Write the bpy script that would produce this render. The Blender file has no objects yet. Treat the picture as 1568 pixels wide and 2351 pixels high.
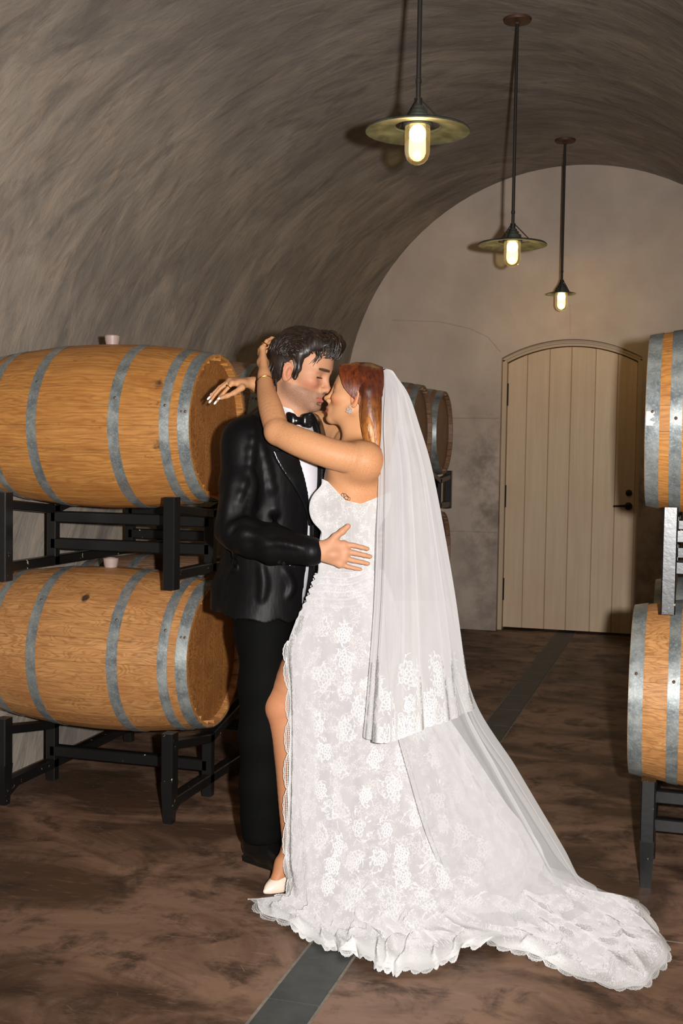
import bpy, math, random
import numpy as np
from mathutils import Vector, Matrix
from math import sin, cos, pi, radians, sqrt, atan2
random.seed(7)
rng = np.random.default_rng(5)
S = bpy.context.scene
COL = S.collection

# ------------------------------------------------------------------ camera
CAM = np.array([0.0, 0.0, 1.40]); FPX = 2700.0; CX, CY = 784.0, 1175.5
YAW, PIT, ROLL = radians(16.56), radians(-2.75), radians(0.9)
_F = np.array([-sin(YAW)*cos(PIT), cos(YAW)*cos(PIT), sin(PIT)])
_R0 = np.array([cos(YAW), sin(YAW), 0.0]); _U0 = np.cross(_R0, _F)
_R = cos(ROLL)*_R0 + sin(ROLL)*_U0; _U = np.cross(_R, _F)
cam_data = bpy.data.cameras.new('camera'); cam = bpy.data.objects.new('camera', cam_data); COL.objects.link(cam)
cam.matrix_world = Matrix(((_R[0], _U[0], -_F[0], CAM[0]), (_R[1], _U[1], -_F[1], CAM[1]), (_R[2], _U[2], -_F[2], CAM[2]), (0, 0, 0, 1)))
cam_data.sensor_fit = 'VERTICAL'; cam_data.sensor_height = 36.0; cam_data.sensor_width = 24.0
cam_data.lens = FPX/2351*36.0; cam_data.clip_start = 0.05; cam_data.clip_end = 100
S.camera = cam
S.view_settings.view_transform = 'Standard'; S.view_settings.look = 'None'
S.view_settings.gamma = 1.0; S.view_settings.use_curve_mapping = False
S.view_settings.exposure = 0.0
world = bpy.data.worlds.new('world'); S.world = world; world.use_nodes = True
world.node_tree.nodes['Background'].inputs[0].default_value = (0.55, 0.42, 0.28, 1)
world.node_tree.nodes['Background'].inputs[1].default_value = 0.02
# flash head of the photographer: right of the lens, camera turned upright
fl = bpy.data.lights.new('flash', 'SPOT'); fl.energy = 1050; fl.color = (1.0, 0.975, 0.955)
fl.spot_size = radians(78); fl.spot_blend = 0.85; fl.shadow_soft_size = 0.028
flo = bpy.data.objects.new('flash', fl); COL.objects.link(flo)
flo.matrix_world = cam.matrix_world @ Matrix.Translation((0.17, 0.04, 0.0)) @ Matrix.Rotation(radians(1.0), 4, 'X')

def W(px, py, d):
    """point seen at pixel (px, py) of the 1568x2351 photograph, d metres deep"""
    return CAM + d*(_F + _R*(px-CX)/FPX - _U*(py-CY)/FPX)
def onfloor(px, py, z=0.0):
    v = _F + _R*(px-CX)/FPX - _U*(py-CY)/FPX
    return CAM + v*((z-CAM[2])/v[2])

# ------------------------------------------------------------------ helpers
def tag(o, label=None, cat=None, group=None, kind=None):
    if label: o['label'] = label
    if cat: o['category'] = cat
    if group: o['group'] = group
    if kind: o['kind'] = kind
    return o
def empty(name, loc, label=None, cat=None, group=None, rot=(0, 0, 0)):
    o = bpy.data.objects.new(name, None); COL.objects.link(o); o.location = loc; o.rotation_euler = rot
    o.empty_display_size = 0.1
    return tag(o, label, cat, group)
def mk(name, V, F, mat, smooth=True, angle=35):
    me = bpy.data.meshes.new(name)
    if isinstance(V, np.ndarray): V = V.tolist()
    if isinstance(F, np.ndarray): F = F.tolist()
    me.from_pydata(V, [], F)
    if mat is not None:
        for m in (mat if isinstance(mat, (list, tuple)) else [mat]): me.materials.append(m)
    if smooth:
        me.polygons.foreach_set('use_smooth', [True]*len(me.polygons))
        if angle: me.set_sharp_from_angle(angle=radians(angle))
    me.update()
    return me
def ob(name, me, parent=None, loc=(0, 0, 0), rot=(0, 0, 0)):
    o = bpy.data.objects.new(name, me); COL.objects.link(o); o.location = loc; o.rotation_euler = rot
    if parent is not None: o.parent = parent
    return o
class MB:
    def __init__(s): s.V = []; s.F = []
    def add(s, V, F):
        n = len(s.V); s.V += [tuple(map(float, v)) for v in V]; s.F += [tuple(i+n for i in f) for f in F]
    def box(s, lo, hi, bev=0.0):
        x0, y0, z0 = lo; x1, y1, z1 = hi
        if bev <= 0:
            s.add([(x0,y0,z0),(x1,y0,z0),(x1,y1,z0),(x0,y1,z0),(x0,y0,z1),(x1,y0,z1),(x1,y1,z1),(x0,y1,z1)],
                  [(3,2,1,0),(4,5,6,7),(0,1,5,4),(1,2,6,5),(2,3,7,6),(3,0,4,7)])
        else:
            s.beam(((x0+x1)/2, (y0+y1)/2, z0), ((x0+x1)/2, (y0+y1)/2, z1), x1-x0, y1-y0, bev)
    def beam(s, a, b, w, h, bev=0.004, side=(1, 0, 0)):
        """bar of rectangular section from a to b with chamfered edges"""
        a = np.array(a, float); b = np.array(b, float); d = b-a; L = np.linalg.norm(d); d /= L
        e = np.array(side, float); e -= d*(e@d)
        if np.linalg.norm(e) < 1e-3: e = np.array([0, 1, 0.])-d*d[1]
        e /= np.linalg.norm(e); f = np.cross(d, e)
        w /= 2; h /= 2
        o = [(w-bev, h), (w, h-bev), (w, -h+bev), (w-bev, -h), (-w+bev, -h), (-w, -h+bev), (-w, h-bev), (-w+bev, h)]
        V = [a+e*x+f*y for x, y in o]+[b+e*x+f*y for x, y in o]
        s.add(V, [(i, i+8, (i+1) % 8+8, (i+1) % 8) for i in range(8)]+[tuple(range(8)), tuple(range(15, 7, -1))])
    def lathe(s, prof, n=24, axis='z', c=(0, 0, 0), close=False):
        V = []; F = []
        for r, z in prof:
            for k in range(n):
                t = 2*pi*k/n; p = (r*cos(t), r*sin(t), z)
                if axis == 'x': p = (z, r*cos(t), r*sin(t))
                elif axis == 'y': p = (r*sin(t), z, r*cos(t))
                V.append((p[0]+c[0], p[1]+c[1], p[2]+c[2]))
        m = len(prof)
        for i in range(m if close else m-1):
            j = (i+1) % m
            for k in range(n):
                l = (k+1) % n
                F.append((i*n+k, i*n+l, j*n+l, j*n+k))
        s.add(V, F)
    def tube(s, P, r, n=8, caps=True):
        P = np.array(P, float); m = len(P)
        r = np.broadcast_to(np.array(r, float), (m,))
        T = np.gradient(P, axis=0); T /= np.linalg.norm(T, axis=1)[:, None]+1e-12
        e = np.array([0.31, 0.17, 0.93]); e -= T[0]*(e@T[0]); e /= np.linalg.norm(e)
        V = []; F = []
        for i in range(m):
            e = e-T[i]*(e@T[i]); e /= np.linalg.norm(e)+1e-12; f = np.cross(T[i], e)
            for k in range(n):
                t = 2*pi*k/n; V.append(P[i]+r[i]*(cos(t)*e+sin(t)*f))
        for i in range(m-1):
            for k in range(n):
                l = (k+1) % n; F.append((i*n+k, i*n+l, i*n+n+l, i*n+n+k))
        if caps: F += [tuple(range(n-1, -1, -1)), tuple(range((m-1)*n, m*n))]
        s.add(V, F)
    def prism(s, poly, d0, d1, plane='xz'):
        """extrude a closed 2D outline between two depths"""
        n = len(poly); V = []
        for d in (d0, d1):
            for a, b in poly:
                V.append((a, d, b) if plane == 'xz' else ((d, a, b) if plane == 'yz' else (a, b, d)))
        s.add(V, [tuple(range(n)), tuple(range(2*n-1, n-1, -1))]+[(i, i+n, (i+1) % n+n, (i+1) % n) for i in range(n)])
    def mesh(s, name, mat, smooth=True, angle=35): return mk(name, s.V, s.F, mat, smooth, angle)
    def build(s, name, mat, parent=None, loc=(0, 0, 0), smooth=True, angle=35):
        return ob(name, s.mesh(name, mat, smooth, angle), parent, loc)

# ------------------------------------------------------------------ materials
class N:
    """small node-graph helper"""
    def __init__(s, name):
        s.m = bpy.data.materials.new(name); s.m.use_nodes = True; s.t = s.m.node_tree
        s.b = s.t.nodes['Principled BSDF']; s.out = s.t.nodes['Material Output']
    def n(s, typ, ins=None, **kw):
        x = s.t.nodes.new(typ)
        for k, v in kw.items(): setattr(x, k, v)
        for k, v in (ins or {}).items(): s.l(v, x.inputs[k])
        return x
    def l(s, v, sock):
        if isinstance(v, bpy.types.NodeSocket): s.t.links.new(v, sock)
        elif isinstance(v, bpy.types.Node): s.t.links.new(v.outputs[0], sock)
        else: sock.default_value = v
    def coord(s, kind='Object'): return s.n('ShaderNodeTexCoord').outputs[kind]
    def pos(s): return s.n('ShaderNodeNewGeometry').outputs['Position']
    def map(s, vec, scale=(1, 1, 1), rot=(0, 0, 0), loc=(0, 0, 0)):
        return s.n('ShaderNodeMapping', {'Vector': vec, 'Scale': scale, 'Rotation': rot, 'Location': loc}).outputs[0]
    def noise(s, vec, scale, detail=4, rough=0.55, dist=0.0):
        return s.n('ShaderNodeTexNoise', {'Vector': vec, 'Scale': scale, 'Detail': detail, 'Roughness': rough, 'Distortion': dist}).outputs[0]
    def ramp(s, fac, stops, interp='LINEAR'):
        r = s.n('ShaderNodeValToRGB', {'Fac': fac}); cr = r.color_ramp; cr.interpolation = interp
        while len(cr.elements) < len(stops): cr.elements.new(0.5)
        for e, (p, c) in zip(cr.elements, stops):
            e.position = p; e.color = (c, c, c, 1) if isinstance(c, (int, float)) else (*c, 1)
        return r.outputs[0]
    def mix(s, fac, a, b, mode='MIX'):
        x = s.n('ShaderNodeMix', data_type='RGBA', blend_type=mode)
        s.l(fac, x.inputs[0]); 
        for v, k in ((a, 6), (b, 7)):
            s.l((*v, 1) if isinstance(v, tuple) and len(v) == 3 else v, x.inputs[k])
        return x.outputs[2]
    def math(s, op, a, b=0.0, c=None):
        x = s.n('ShaderNodeMath', operation=op); s.l(a, x.inputs[0]); s.l(b, x.inputs[1])
        if c is not None: s.l(c, x.inputs[2])
        return x.outputs[0]
    def add(s, a, b): return s.n('ShaderNodeVectorMath', {0: a, 1: b}, operation='ADD').outputs[0]
    def bump(s, h, strength=0.3, dist=0.01, normal=None):
        x = s.n('ShaderNodeBump', {'Height': h, 'Strength': strength, 'Distance': dist})
        if normal is not None: s.l(normal, x.inputs['Normal'])
        s.l(x.outputs[0], s.b.inputs['Normal']); return x.outputs[0]
    def set(s, **kw):
        for k, v in kw.items():
            k = k.replace('_', ' ')
            s.l((*v, 1) if isinstance(v, tuple) and len(v) == 3 and k != 'Subsurface Radius' else v, s.b.inputs[k])
        return s
def simple(name, col, rough=0.5, metal=0.0, **kw):
    g = N(name); g.set(Base_Color=col, Roughness=rough, Metallic=metal, **kw); return g.m
def srgb(*c): return tuple((x/255/12.92 if x/255 <= .04045 else ((x/255+.055)/1.055)**2.4) for x in c)
M = {}

def plaster(name, c1, c2, c3, rot, stretch, bumps=0.35):
    g = N(name); p = g.pos()
    v = g.map(p, stretch, rot)
    a = g.noise(v, 2.2, 7, 0.62, 0.6); b = g.noise(v, 7.5, 5, 0.6, 0.3); c = g.noise(p, 1.1, 3); d = g.noise(p, 55, 3, 0.6)
    col = g.mix(g.ramp(a, [(0.32, 0), (0.68, 1)]), c1, c2)
    col = g.mix(g.ramp(b, [(0.50, 0), (0.75, 0.75)]), col, c3)
    col = g.mix(g.ramp(c, [(0.38, 0), (0.72, 0.5)]), col, tuple(x*0.62 for x in c1))
    g.set(Base_Color=col, Roughness=0.78, Specular_IOR_Level=0.25)
    h = g.math('ADD', g.math('MULTIPLY', a, 0.6), g.math('ADD', g.math('MULTIPLY', b, 0.6), g.math('MULTIPLY', d, 0.15)))
    g.bump(h, bumps, 0.03)
    return g
def vault_plaster():
    g = N('vault_plaster'); p = g.pos(); s = g.n('ShaderNodeSeparateXYZ', {0: p}); X, Y, Z = s.outputs
    zz = g.math('SUBTRACT', Z, 1.80); ang = g.math('ARCTAN2', g.math('MAXIMUM', zz, 0.0), g.math('MULTIPLY_ADD', X, -1.0, -0.945))   # 0 at the left spring line
    arc_ = g.math('ADD', g.math('MULTIPLY', ang, 1.87), g.math('MINIMUM', zz, 0.0))
    ac = g.math('MULTIPLY_ADD', arc_, -0.62, Y); al = g.math('MULTIPLY_ADD', Y, 0.5, arc_)
    v = lambda a, b: g.n('ShaderNodeCombineXYZ', {0: g.math('MULTIPLY', ac, a), 1: g.math('MULTIPLY', al, b), 2: 0.0}).outputs[0]
    a = g.noise(v(3.2, 1.1), 1.0, 6, .62, 1.1); b = g.noise(v(11, 3.4), 1.0, 5, .60, .9); b2 = g.noise(v(7, 2.2), 1.4, 5, .65, .9); c = g.noise(p, 1.3, 4, .6); d = g.noise(p, 60, 3, .6)
    col = g.mix(g.ramp(a, [(.34, 0), (.66, 1)]), srgb(130,122,114), srgb(172,160,146))
    col = g.mix(g.ramp(b, [(.50, 0), (.72, .55)]), col, srgb(188,166,144))
    col = g.mix(g.ramp(b2, [(.52, 0), (.74, .6)]), col, srgb(102,95,89))
    col = g.mix(g.ramp(c, [(.40, 0), (.70, .55)]), col, srgb(120,112,104))
    g.set(Base_Color=col, Roughness=.78, Specular_IOR_Level=.2)
    g.bump(g.math('ADD', g.math('ADD', g.math('MULTIPLY', a, .5), g.math('MULTIPLY', b, .6)), g.math('MULTIPLY', d, .12)), .45, .02); return g
M['vault'] = vault_plaster().m
# back wall: smoother, mauve-grey with darker damp patches by the door
g = plaster('back_wall_plaster', srgb(198,180,164), srgb(212,194,176), srgb(204,176,160), (0, 0, 0), (1, 1, 0.8), 0.12)
M['backwall'] = g.m
p = g.pos(); base = g.b.inputs['Base Color'].links[0].from_socket
sx = g.n('ShaderNodeSeparateXYZ', {0: p})
near = g.math('MULTIPLY', g.ramp(g.math('MULTIPLY_ADD', sx.outputs[0], 1.0, 2.55), [(0.55, 0), (0.95, 1)]), g.ramp(g.math('MULTIPLY', sx.outputs[2], 0.4), [(0.0, 0.6), (0.5, 1), (0.8, 0.25), (0.9, 0)]))
near = g.math('MULTIPLY', near, g.ramp(sx.outputs[0], [(0.0, 1), (0.001, 0.25)]))
patch = g.math('MULTIPLY', g.ramp(g.noise(p, 4.5, 6, 0.65), [(0.42, 0), (0.62, 1)]), near)
low = g.math('MULTIPLY', g.ramp(g.noise(p, 2.4, 6, 0.6), [(0.35, 0), (0.65, 0.55)]), g.ramp(sx.outputs[2], [(0.2, 1), (1.0, 0.25)]))
col = g.mix(g.math('MULTIPLY', patch, 0.72), base, srgb(96,86,82)); col = g.mix(low, col, srgb(120,112,108))
g.set(Base_Color=col)
# floor: acid stained concrete
g = N('stained_concrete'); p = g.pos()
a = g.noise(g.map(p, (1, 1.4, 1)), 1.5, 8, 0.62, 0.8); b = g.noise(p, 6.0, 8, 0.68, 0.4); c = g.noise(p, 38, 4, 0.6); e = g.noise(g.map(p, (1, 5, 1), (0, 0, 0.4)), 9, 5, 0.7)
col = g.mix(g.ramp(a, [(0.42, 0), (0.58, 1)]), srgb(78,57,43), srgb(134,104,84))
col = g.mix(g.ramp(b, [(0.50, 0), (0.64, 0.85)]), col, srgb(56,41,31))
col = g.mix(g.ramp(e, [(0.58, 0), (0.75, 0.5)]), col, srgb(160,132,112))
col = g.mix(g.ramp(c, [(0.66, 0), (0.74, 0.55)]), col, srgb(44,32,25))
scr = g.n('ShaderNodeTexVoronoi', {'Vector': g.map(p, (1, 9, 1), (0, 0, 0.3)), 'Scale': 4.0}, feature='DISTANCE_TO_EDGE').outputs[0]
col = g.mix(g.math('MULTIPLY', g.ramp(scr, [(0.0, 1), (0.006, 0)]), g.ramp(b, [(0.5, 0), (0.6, 0.5)])), col, srgb(170,145,125))
sxy = g.n('ShaderNodeSeparateXYZ', {0: p})
g.set(Base_Color=col, Roughness=g.ramp(b, [(0.3, 0.42), (0.7, 0.62)]), Specular_IOR_Level=0.35)
g.bump(g.math('ADD', g.math('MULTIPLY', b, 0.5), g.math('MULTIPLY', c, 0.15)), 0.25, 0.006)
M['floor'] = g.m
g = N('slate'); p = g.pos()
g.set(Base_Color=g.ramp(g.noise(p, 9, 6, 0.65), [(0.3, srgb(52,54,52)), (0.7, srgb(74,76,72))]), Roughness=0.55)
g.bump(g.noise(p, 30, 5), 0.3, 0.004); M['slate'] = g.m
g = N('grout'); g.set(Base_Color=g.ramp(g.noise(g.pos(), 30, 4), [(0.3, srgb(98,90,80)), (0.7, srgb(138,128,114))]), Roughness=0.9); M['grout'] = g.m

def atY(px, py, Y): v = _F+_R*(px-CX)/FPX-_U*(py-CY)/FPX; return CAM+v*(Y-CAM[1])/v[1]
def oak(name, light, mid, dark, stain, ring=1.0, blots=()):
    g = N(name); oi = g.n('ShaderNodeObjectInfo'); rnd = oi.outputs['Random']
    rv = g.n('ShaderNodeCombineXYZ', {0: g.math('MULTIPLY', rnd, 37.0), 1: g.math('MULTIPLY', rnd, 91.0), 2: g.math('MULTIPLY', rnd, 53.0)}).outputs[0]
    v = g.add(g.coord(), rv)
    warp = g.noise(g.map(v, (2.2, 9, 9)), 1.0, 3, 0.5)
    wave = g.n('ShaderNodeTexWave', {'Vector': g.add(g.map(v, (0.55, 6.5, 6.5)), g.n('ShaderNodeCombineXYZ', {1: g.math('MULTIPLY', warp, 2.6*ring)}).outputs[0]), 'Scale': 2.6, 'Distortion': 5.0*ring, 'Detail': 3.0, 'Detail Scale': 1.6, 'Detail Roughness': 0.6}, wave_type='BANDS', bands_direction='Y').outputs[1]
    fine = g.noise(g.map(v, (5, 120, 120)), 1.0, 5, 0.65)
    blot = g.noise(g.map(v, (5, 8, 8)), 1.0, 6, 0.62)
    spots = g.noise(g.map(g.add(g.coord('Object'), rv), (16, 30, 30)), 1.0, 5, 0.7)
    col = g.mix(g.ramp(wave, [(0.0, .8), (0.35, 0.18), (1, 0)]), light, mid)
    col = g.mix(g.ramp(fine, [(0.42, 0), (0.7, 0.55)]), col, dark)
    col = g.mix(g.ramp(blot, [(0.46, 0), (0.72, 0.6)]), col, mid)
    col = g.mix(g.ramp(spots, [(0.63, 0), (0.74, 0.8)]), col, dark)
    big = g.noise(g.map(g.pos(), (3, 4, 7)), 1.3, 5, 0.6)
    col = g.mix(g.ramp(big, [(0.5, 0), (0.75, 0.55)]), col, stain)
    col = g.mix(g.math('MULTIPLY', rnd, 0.22), col, mid)
    for q, r in blots:
        dd = g.n('ShaderNodeVectorMath', {0: g.n('ShaderNodeVectorMath', {0: g.pos(), 1: tuple(q)}, operation='SUBTRACT').outputs[0], 1: (1, 1, 1)}, operation='MULTIPLY'); dl = g.n('ShaderNodeVectorMath', {0: dd.outputs[0]}, operation='LENGTH').outputs['Value']
        col = g.mix(g.ramp(g.math('MULTIPLY_ADD', g.noise(g.pos(), 34, 5, .7), -r*2.4, g.math('ADD', dl, r*1.1)), [(r*.35, .92), (r*1.05, 0)]), col, srgb(34,30,30))
    g.set(Base_Color=col, Roughness=0.5, Specular_IOR_Level=0.35)
    g.bump(g.math('ADD', g.math('MULTIPLY', wave, 0.3), fine), 0.2, 0.003)
    return g.m
M['oak'] = oak('oiled_oak', srgb(193,137,73), srgb(166,107,50), srgb(96,54,24), srgb(136,80,40), 0.45, [(atY(361, 873, 4.10), .028), (atY(361, 1026, 4.075), .024), (atY(385, 845, 4.13), .016)])
M['oak2'] = oak('figured_oak', srgb(194,142,88), srgb(158,105,58), srgb(84,48,24), srgb(146,94,56), 1.3, [(atY(195, 1372, 4.15), .020), (atY(357, 1570, 4.06), .014)])
M['oak_old'] = oak('weathered_oak', srgb(150,118,92), srgb(120,88,66), srgb(60,42,32), srgb(96,70,54), 0.8)
M['oak_head'] = oak('head_oak', srgb(170,114,60), srgb(132,80,38), srgb(62,34,16), srgb(104,62,30), 0.6)
g = N('galvanized_steel'); v = g.coord(); p = g.pos()
a = g.noise(p, 16, 6, 0.65); b = g.noise(p, 140, 3, 0.6); c = g.noise(p, 3.5, 4)
col = g.mix(g.ramp(a, [(0.35, 0), (0.65, 1)]), srgb(120,128,130), srgb(166,170,166)); col = g.mix(g.ramp(b, [(0.5, 0), (0.68, 0.45)]), col, srgb(200,202,196))
col = g.mix(g.ramp(c, [(0.5, 0), (0.7, 0.5)]), col, srgb(84,98,108))
g.set(Base_Color=col, Metallic=0.55, Roughness=g.ramp(a, [(0.3, 0.34), (0.7, 0.55)])); g.bump(b, 0.12, 0.002); M['steel'] = g.m
g = N('black_enamel'); p = g.pos()
chip = g.ramp(g.noise(p, 26, 6, 0.7), [(0.655, 0), (0.665, 1)])
chip = g.math('MULTIPLY', chip, g.ramp(g.noise(p, 3.1, 2), [(0.46, 0), (0.52, 1)]))
g.set(Base_Color=g.mix(chip, srgb(20,20,20), srgb(190,180,150)), Roughness=0.32, Specular_IOR_Level=0.5); g.bump(g.noise(p, 60, 3), 0.12, 0.003); M['rack'] = g.m
M['bung'] = simple('silicone', srgb(168,146,138), 0.45)
M['rivet'] = simple('rivet_metal', srgb(110,84,70), 0.5, 0.6)
M['iron'] = simple('lamp_iron', srgb(46,42,38), 0.5, 0.4)
g = N('verdigris_metal'); p = g.coord()
g.set(Base_Color=g.ramp(g.noise(p, 14, 6, 0.6), [(0.35, srgb(46,46,38)), (0.65, srgb(78,84,74))]), Roughness=0.55, Metallic=0.35); M['shade'] = g.m
M['rust'] = simple('rust_plate', srgb(82,54,38), 0.6, 0.2)
g = N('lamp_glass'); tr = g.n('ShaderNodeBsdfTransparent', {0: (1, 0.93, 0.7, 1)}); gl = g.n('ShaderNodeBsdfGlossy', {0: (1, 1, 1, 1), 'Roughness': 0.08})
df = g.n('ShaderNodeBsdfTranslucent', {0: (1.0, 0.82, 0.45, 1)})
m1 = g.n('ShaderNodeMixShader', {0: 0.07, 1: tr.outputs[0], 2: df.outputs[0]}); fr = g.n('ShaderNodeFresnel', {0: 1.45})
m2 = g.n('ShaderNodeMixShader', {0: fr.outputs[0], 1: m1.outputs[0], 2: gl.outputs[0]}); m3 = g.n('ShaderNodeAddShader', {0: m2.outputs[0], 1: g.n('ShaderNodeEmission', {0: (1.0, .62, .18, 1), 1: .22}).outputs[0]}); g.t.links.new(m3.outputs[0], g.out.inputs[0]); M['glass'] = g.m
g = N('lit_bulb'); em = g.n('ShaderNodeEmission', {0: (1.0, 0.80, 0.42, 1), 1: 9.0}); g.t.links.new(em.outputs[0], g.out.inputs[0]); M['bulb'] = g.m
g = N('limed_wood'); oi = g.n('ShaderNodeObjectInfo').outputs['Random']; p = g.pos()
gr = g.noise(g.map(p, (40, 1, 1.6)), 1.0, 5, 0.6); bl = g.noise(p, 1.8, 4)
col = g.mix(g.ramp(gr, [(0.3, 0), (0.7, 1)]), srgb(206,182,150), srgb(220,196,164)); col = g.mix(g.ramp(bl, [(0.42, 0), (0.7, 0.5)]), col, srgb(200,166,140))
col = g.mix(g.math('MULTIPLY', oi, 0.18), col, srgb(180,150,120)); g.set(Base_Color=col, Roughness=0.62); g.bump(gr, 0.12, 0.002); M['door'] = g.m
M['frame'] = simple('frame_wood', srgb(190,168,140), 0.6)
M['black'] = simple('black_metal', srgb(24,22,20), 0.4, 0.3)
M['white_label'] = simple('paper_label', srgb(226,220,205), 0.7)

# ------------------------------------------------------------------ room
AX = -0.945; RX = 1.85; RZ = 1.90; ZC = 1.80; Y0, Y1 = -3.2, 9.45
def arc(n=64): return [(AX-RX*cos(pi*k/n), ZC+RZ*sin(pi*k/n)) for k in range(n+1)]
A = arc()
ys = np.linspace(Y0, Y1, 40)
V = [(x, y, z) for y in ys for x, z in A]; n = len(A)
F = [(i*n+k, i*n+k+1, (i+1)*n+k+1, (i+1)*n+k) for i in range(len(ys)-1) for k in range(n-1)]
tag(ob('ceiling', mk('ceiling', V, F, M['vault'], True, 0)), 'barrel vault of brushed grey plaster', kind='structure')
for nm, x in (('wall_left', AX-RX), ('wall_right', AX+RX)):
    V = [(x, y, z) for y in ys for z in (0.0, 0.9, ZC)]
    F = [(i*3+k, (i+1)*3+k, (i+1)*3+k+1, i*3+k+1) for i in range(len(ys)-1) for k in range(2)]
    if nm == 'wall_right': F = [f[::-1] for f in F]
    tag(ob(nm, mk(nm, V, F, M['vault'], True, 0)), kind='structure')
# back wall with an arched door opening
DX0, DX1, DZS, DZT = -1.49, -0.395, 2.20, 2.345      # opening: sides, spring height, crown
def archz(x, x0=DX0, x1=DX1, zs=DZS, zt=DZT):
    c = (x0+x1)/2; h = (x1-x0)/2; s = zt-zs; R = (h*h+s*s)/(2*s)
    return zt-R+sqrt(max(R*R-(x-c)**2, 0))
def vaultz(x): return ZC+RZ*sqrt(max(0, 1-((x-AX)/RX)**2))
b = MB(); xs = sorted(set([AX-RX+2*RX*(0.5-0.5*cos(pi*k/48)) for k in range(49)]+list(np.linspace(DX0, DX1, 25))))
for x0, x1 in zip(xs[:-1], xs[1:]):
    m = (x0+x1)/2
    if DX0 < m < DX1:
        b.add([(x0, Y1, archz(x0)), (x1, Y1, archz(x1)), (x1, Y1, vaultz(x1)), (x0, Y1, vaultz(x0))], [(0, 1, 2, 3)])
        b.add([(x0, Y1, archz(x0)), (x1, Y1, archz(x1)), (x1, Y1+.2, archz(x1)), (x0, Y1+.2, archz(x0))], [(3, 2, 1, 0)])
    else:
        b.add([(x0, Y1, 0), (x1, Y1, 0), (x1, Y1, vaultz(x1)), (x0, Y1, vaultz(x0))], [(0, 1, 2, 3)])
for x in (DX0, DX1): b.add([(x, Y1, 0), (x, Y1+.2, 0), (x, Y1+.2, archz(x)), (x, Y1, archz(x))], [(0, 1, 2, 3)])
wb = tag(b.build('wall_back', M['backwall'], angle=30), kind='structure')
# raised control-joint ribs in the plaster of the back wall
for nm, P in (('trim_1', [(AX-RX+.05, 1.72), (DX0-.01, 1.72)]), ('trim_2', [(AX-RX+.05, 0.80), (DX0-.01, 0.80)]), ('trim_3', [(-2.4, 2.52), (-2.0, 2.50), (-1.75, 2.44), (-1.6, 2.37), (-1.5, 2.25)]), ('trim_4', [(-0.95, 2.38), (-0.96, 2.62)])):
    b = MB(); b.tube([(x, Y1-.001, z) for x, z in P], 0.005, 6); tag(b.build(nm, M['backwall']), kind='structure')
# floor slab with a channel for the slate strip
SX0, SX1 = -1.016, -0.862; G = 0.004
b = MB()
b.box((AX-RX-.1, Y0, -.12), (SX0, Y1+.35, 0)); b.box((SX1, Y0, -.12), (AX+RX+.1, Y1+.35, 0))
fl_o = tag(b.build('floor', M['floor'], smooth=False), 'brown acid-stained concrete floor', kind='structure')
b = MB(); b.box((SX0, Y0, -.12), (SX1, Y1+.2, -.0015)); b.build('grout_bed', M['grout'], fl_o, smooth=False)
b = MB(); b.beam((SX0+.009+.068, 0, -.006), (SX0+.009+.068, 0.406, -.006), .136, .011, .002); tile_me = b.mesh('tile', M['slate'], False)
y = 2.795-0.411*14+.0025
k = 0
while y < Y1+.1:
    if y > -1: ob('tile' if k == 0 else 'tile.%03d' % k, tile_me, fl_o, (0, y, 0.0015)); k += 1
    y += 0.411 if y < Y1-.3 else 1
b = MB(); b.box((-.42, 3.503, 0.0), (AX+RX, 3.507, 0.0012)); b.build('saw_joint', M['grout'], fl_o, smooth=False)
# ---- door
dr = empty('door_1', ((DX0+DX1)/2, Y1+.15, 0)); tag(dr, 'pale limed plank door with a low arched head', kind='structure')
ox = (DX0+DX1)/2; PX0, PX1 = DX0+.035, DX1-.035
edges = [PX0, -1.298, -1.120, -0.947, -0.757, -0.585, PX1]
for x0, x1 in zip(edges[:-1], edges[1:]):
    x0 += .0006; x1 -= .0006; c = .004
    top = [(x, archz(x, PX0, PX1, DZS-.035, DZT-.05)) for x in np.linspace(x1, x0, 5)]
    b = MB(); poly = [(x0, .02), (x1, .02)]+top; poly2 = [(x0+c, .02), (x1-c, .02)]+[(min(max(x, x0+c), x1-c), z-.001) for x, z in top]
    n = len(poly); V = [(x-ox, -.030, z) for x, z in poly2]+[(x-ox, -.024, z) for x, z in poly]+[(x-ox, .02, z) for x, z in poly]
    b.add(V, [tuple(range(n))]+[(i, i+n, (i+1) % n+n, (i+1) % n) for i in range(n)]+[(i+n, i+2*n, (i+1) % n+2*n, (i+1) % n+n) for i in range(n)])
    b.build('plank', M['door'], dr, smooth=False)
b = MB(); yy = -.075
def jamb(x0, x1): b.box((x0-ox, yy, 0), (x1-ox, .05, DZS-.01))
jamb(DX0, DX0+.016); jamb(DX0+.016, DX0+.034); jamb(DX1-.034, DX1)
for (o1, o2, dep) in ((0, .018, -.075), (.018, .034, -.055)):
    xs_ = np.linspace(DX0, DX1, 25)
    for x0, x1 in zip(xs_[:-1], xs_[1:]):
        z = [archz(x0)-o1*1.3, archz(x1)-o1*1.3, archz(x1)-o2*1.3, archz(x0)-o2*1.3]
        b.add([(x0-ox, dep, z[3]), (x1-ox, dep, z[2]), (x1-ox, dep, z[1]), (x0-ox, dep, z[0]), (x0-ox, .05, z[3]), (x1-ox, .05, z[2])], [(0, 1, 2, 3), (4, 5, 1, 0)])
b.build('door_frame', M['frame'], dr, smooth=False)
for z in (1.915, 1.09, .33):
    b = MB(); b.lathe([(0, -.09), (.011, -.09), (.011, .09), (0, .09)], 10, 'z', (PX0-ox-.002, -.035, z)); b.build('hinge', M['black'], dr)
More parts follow.
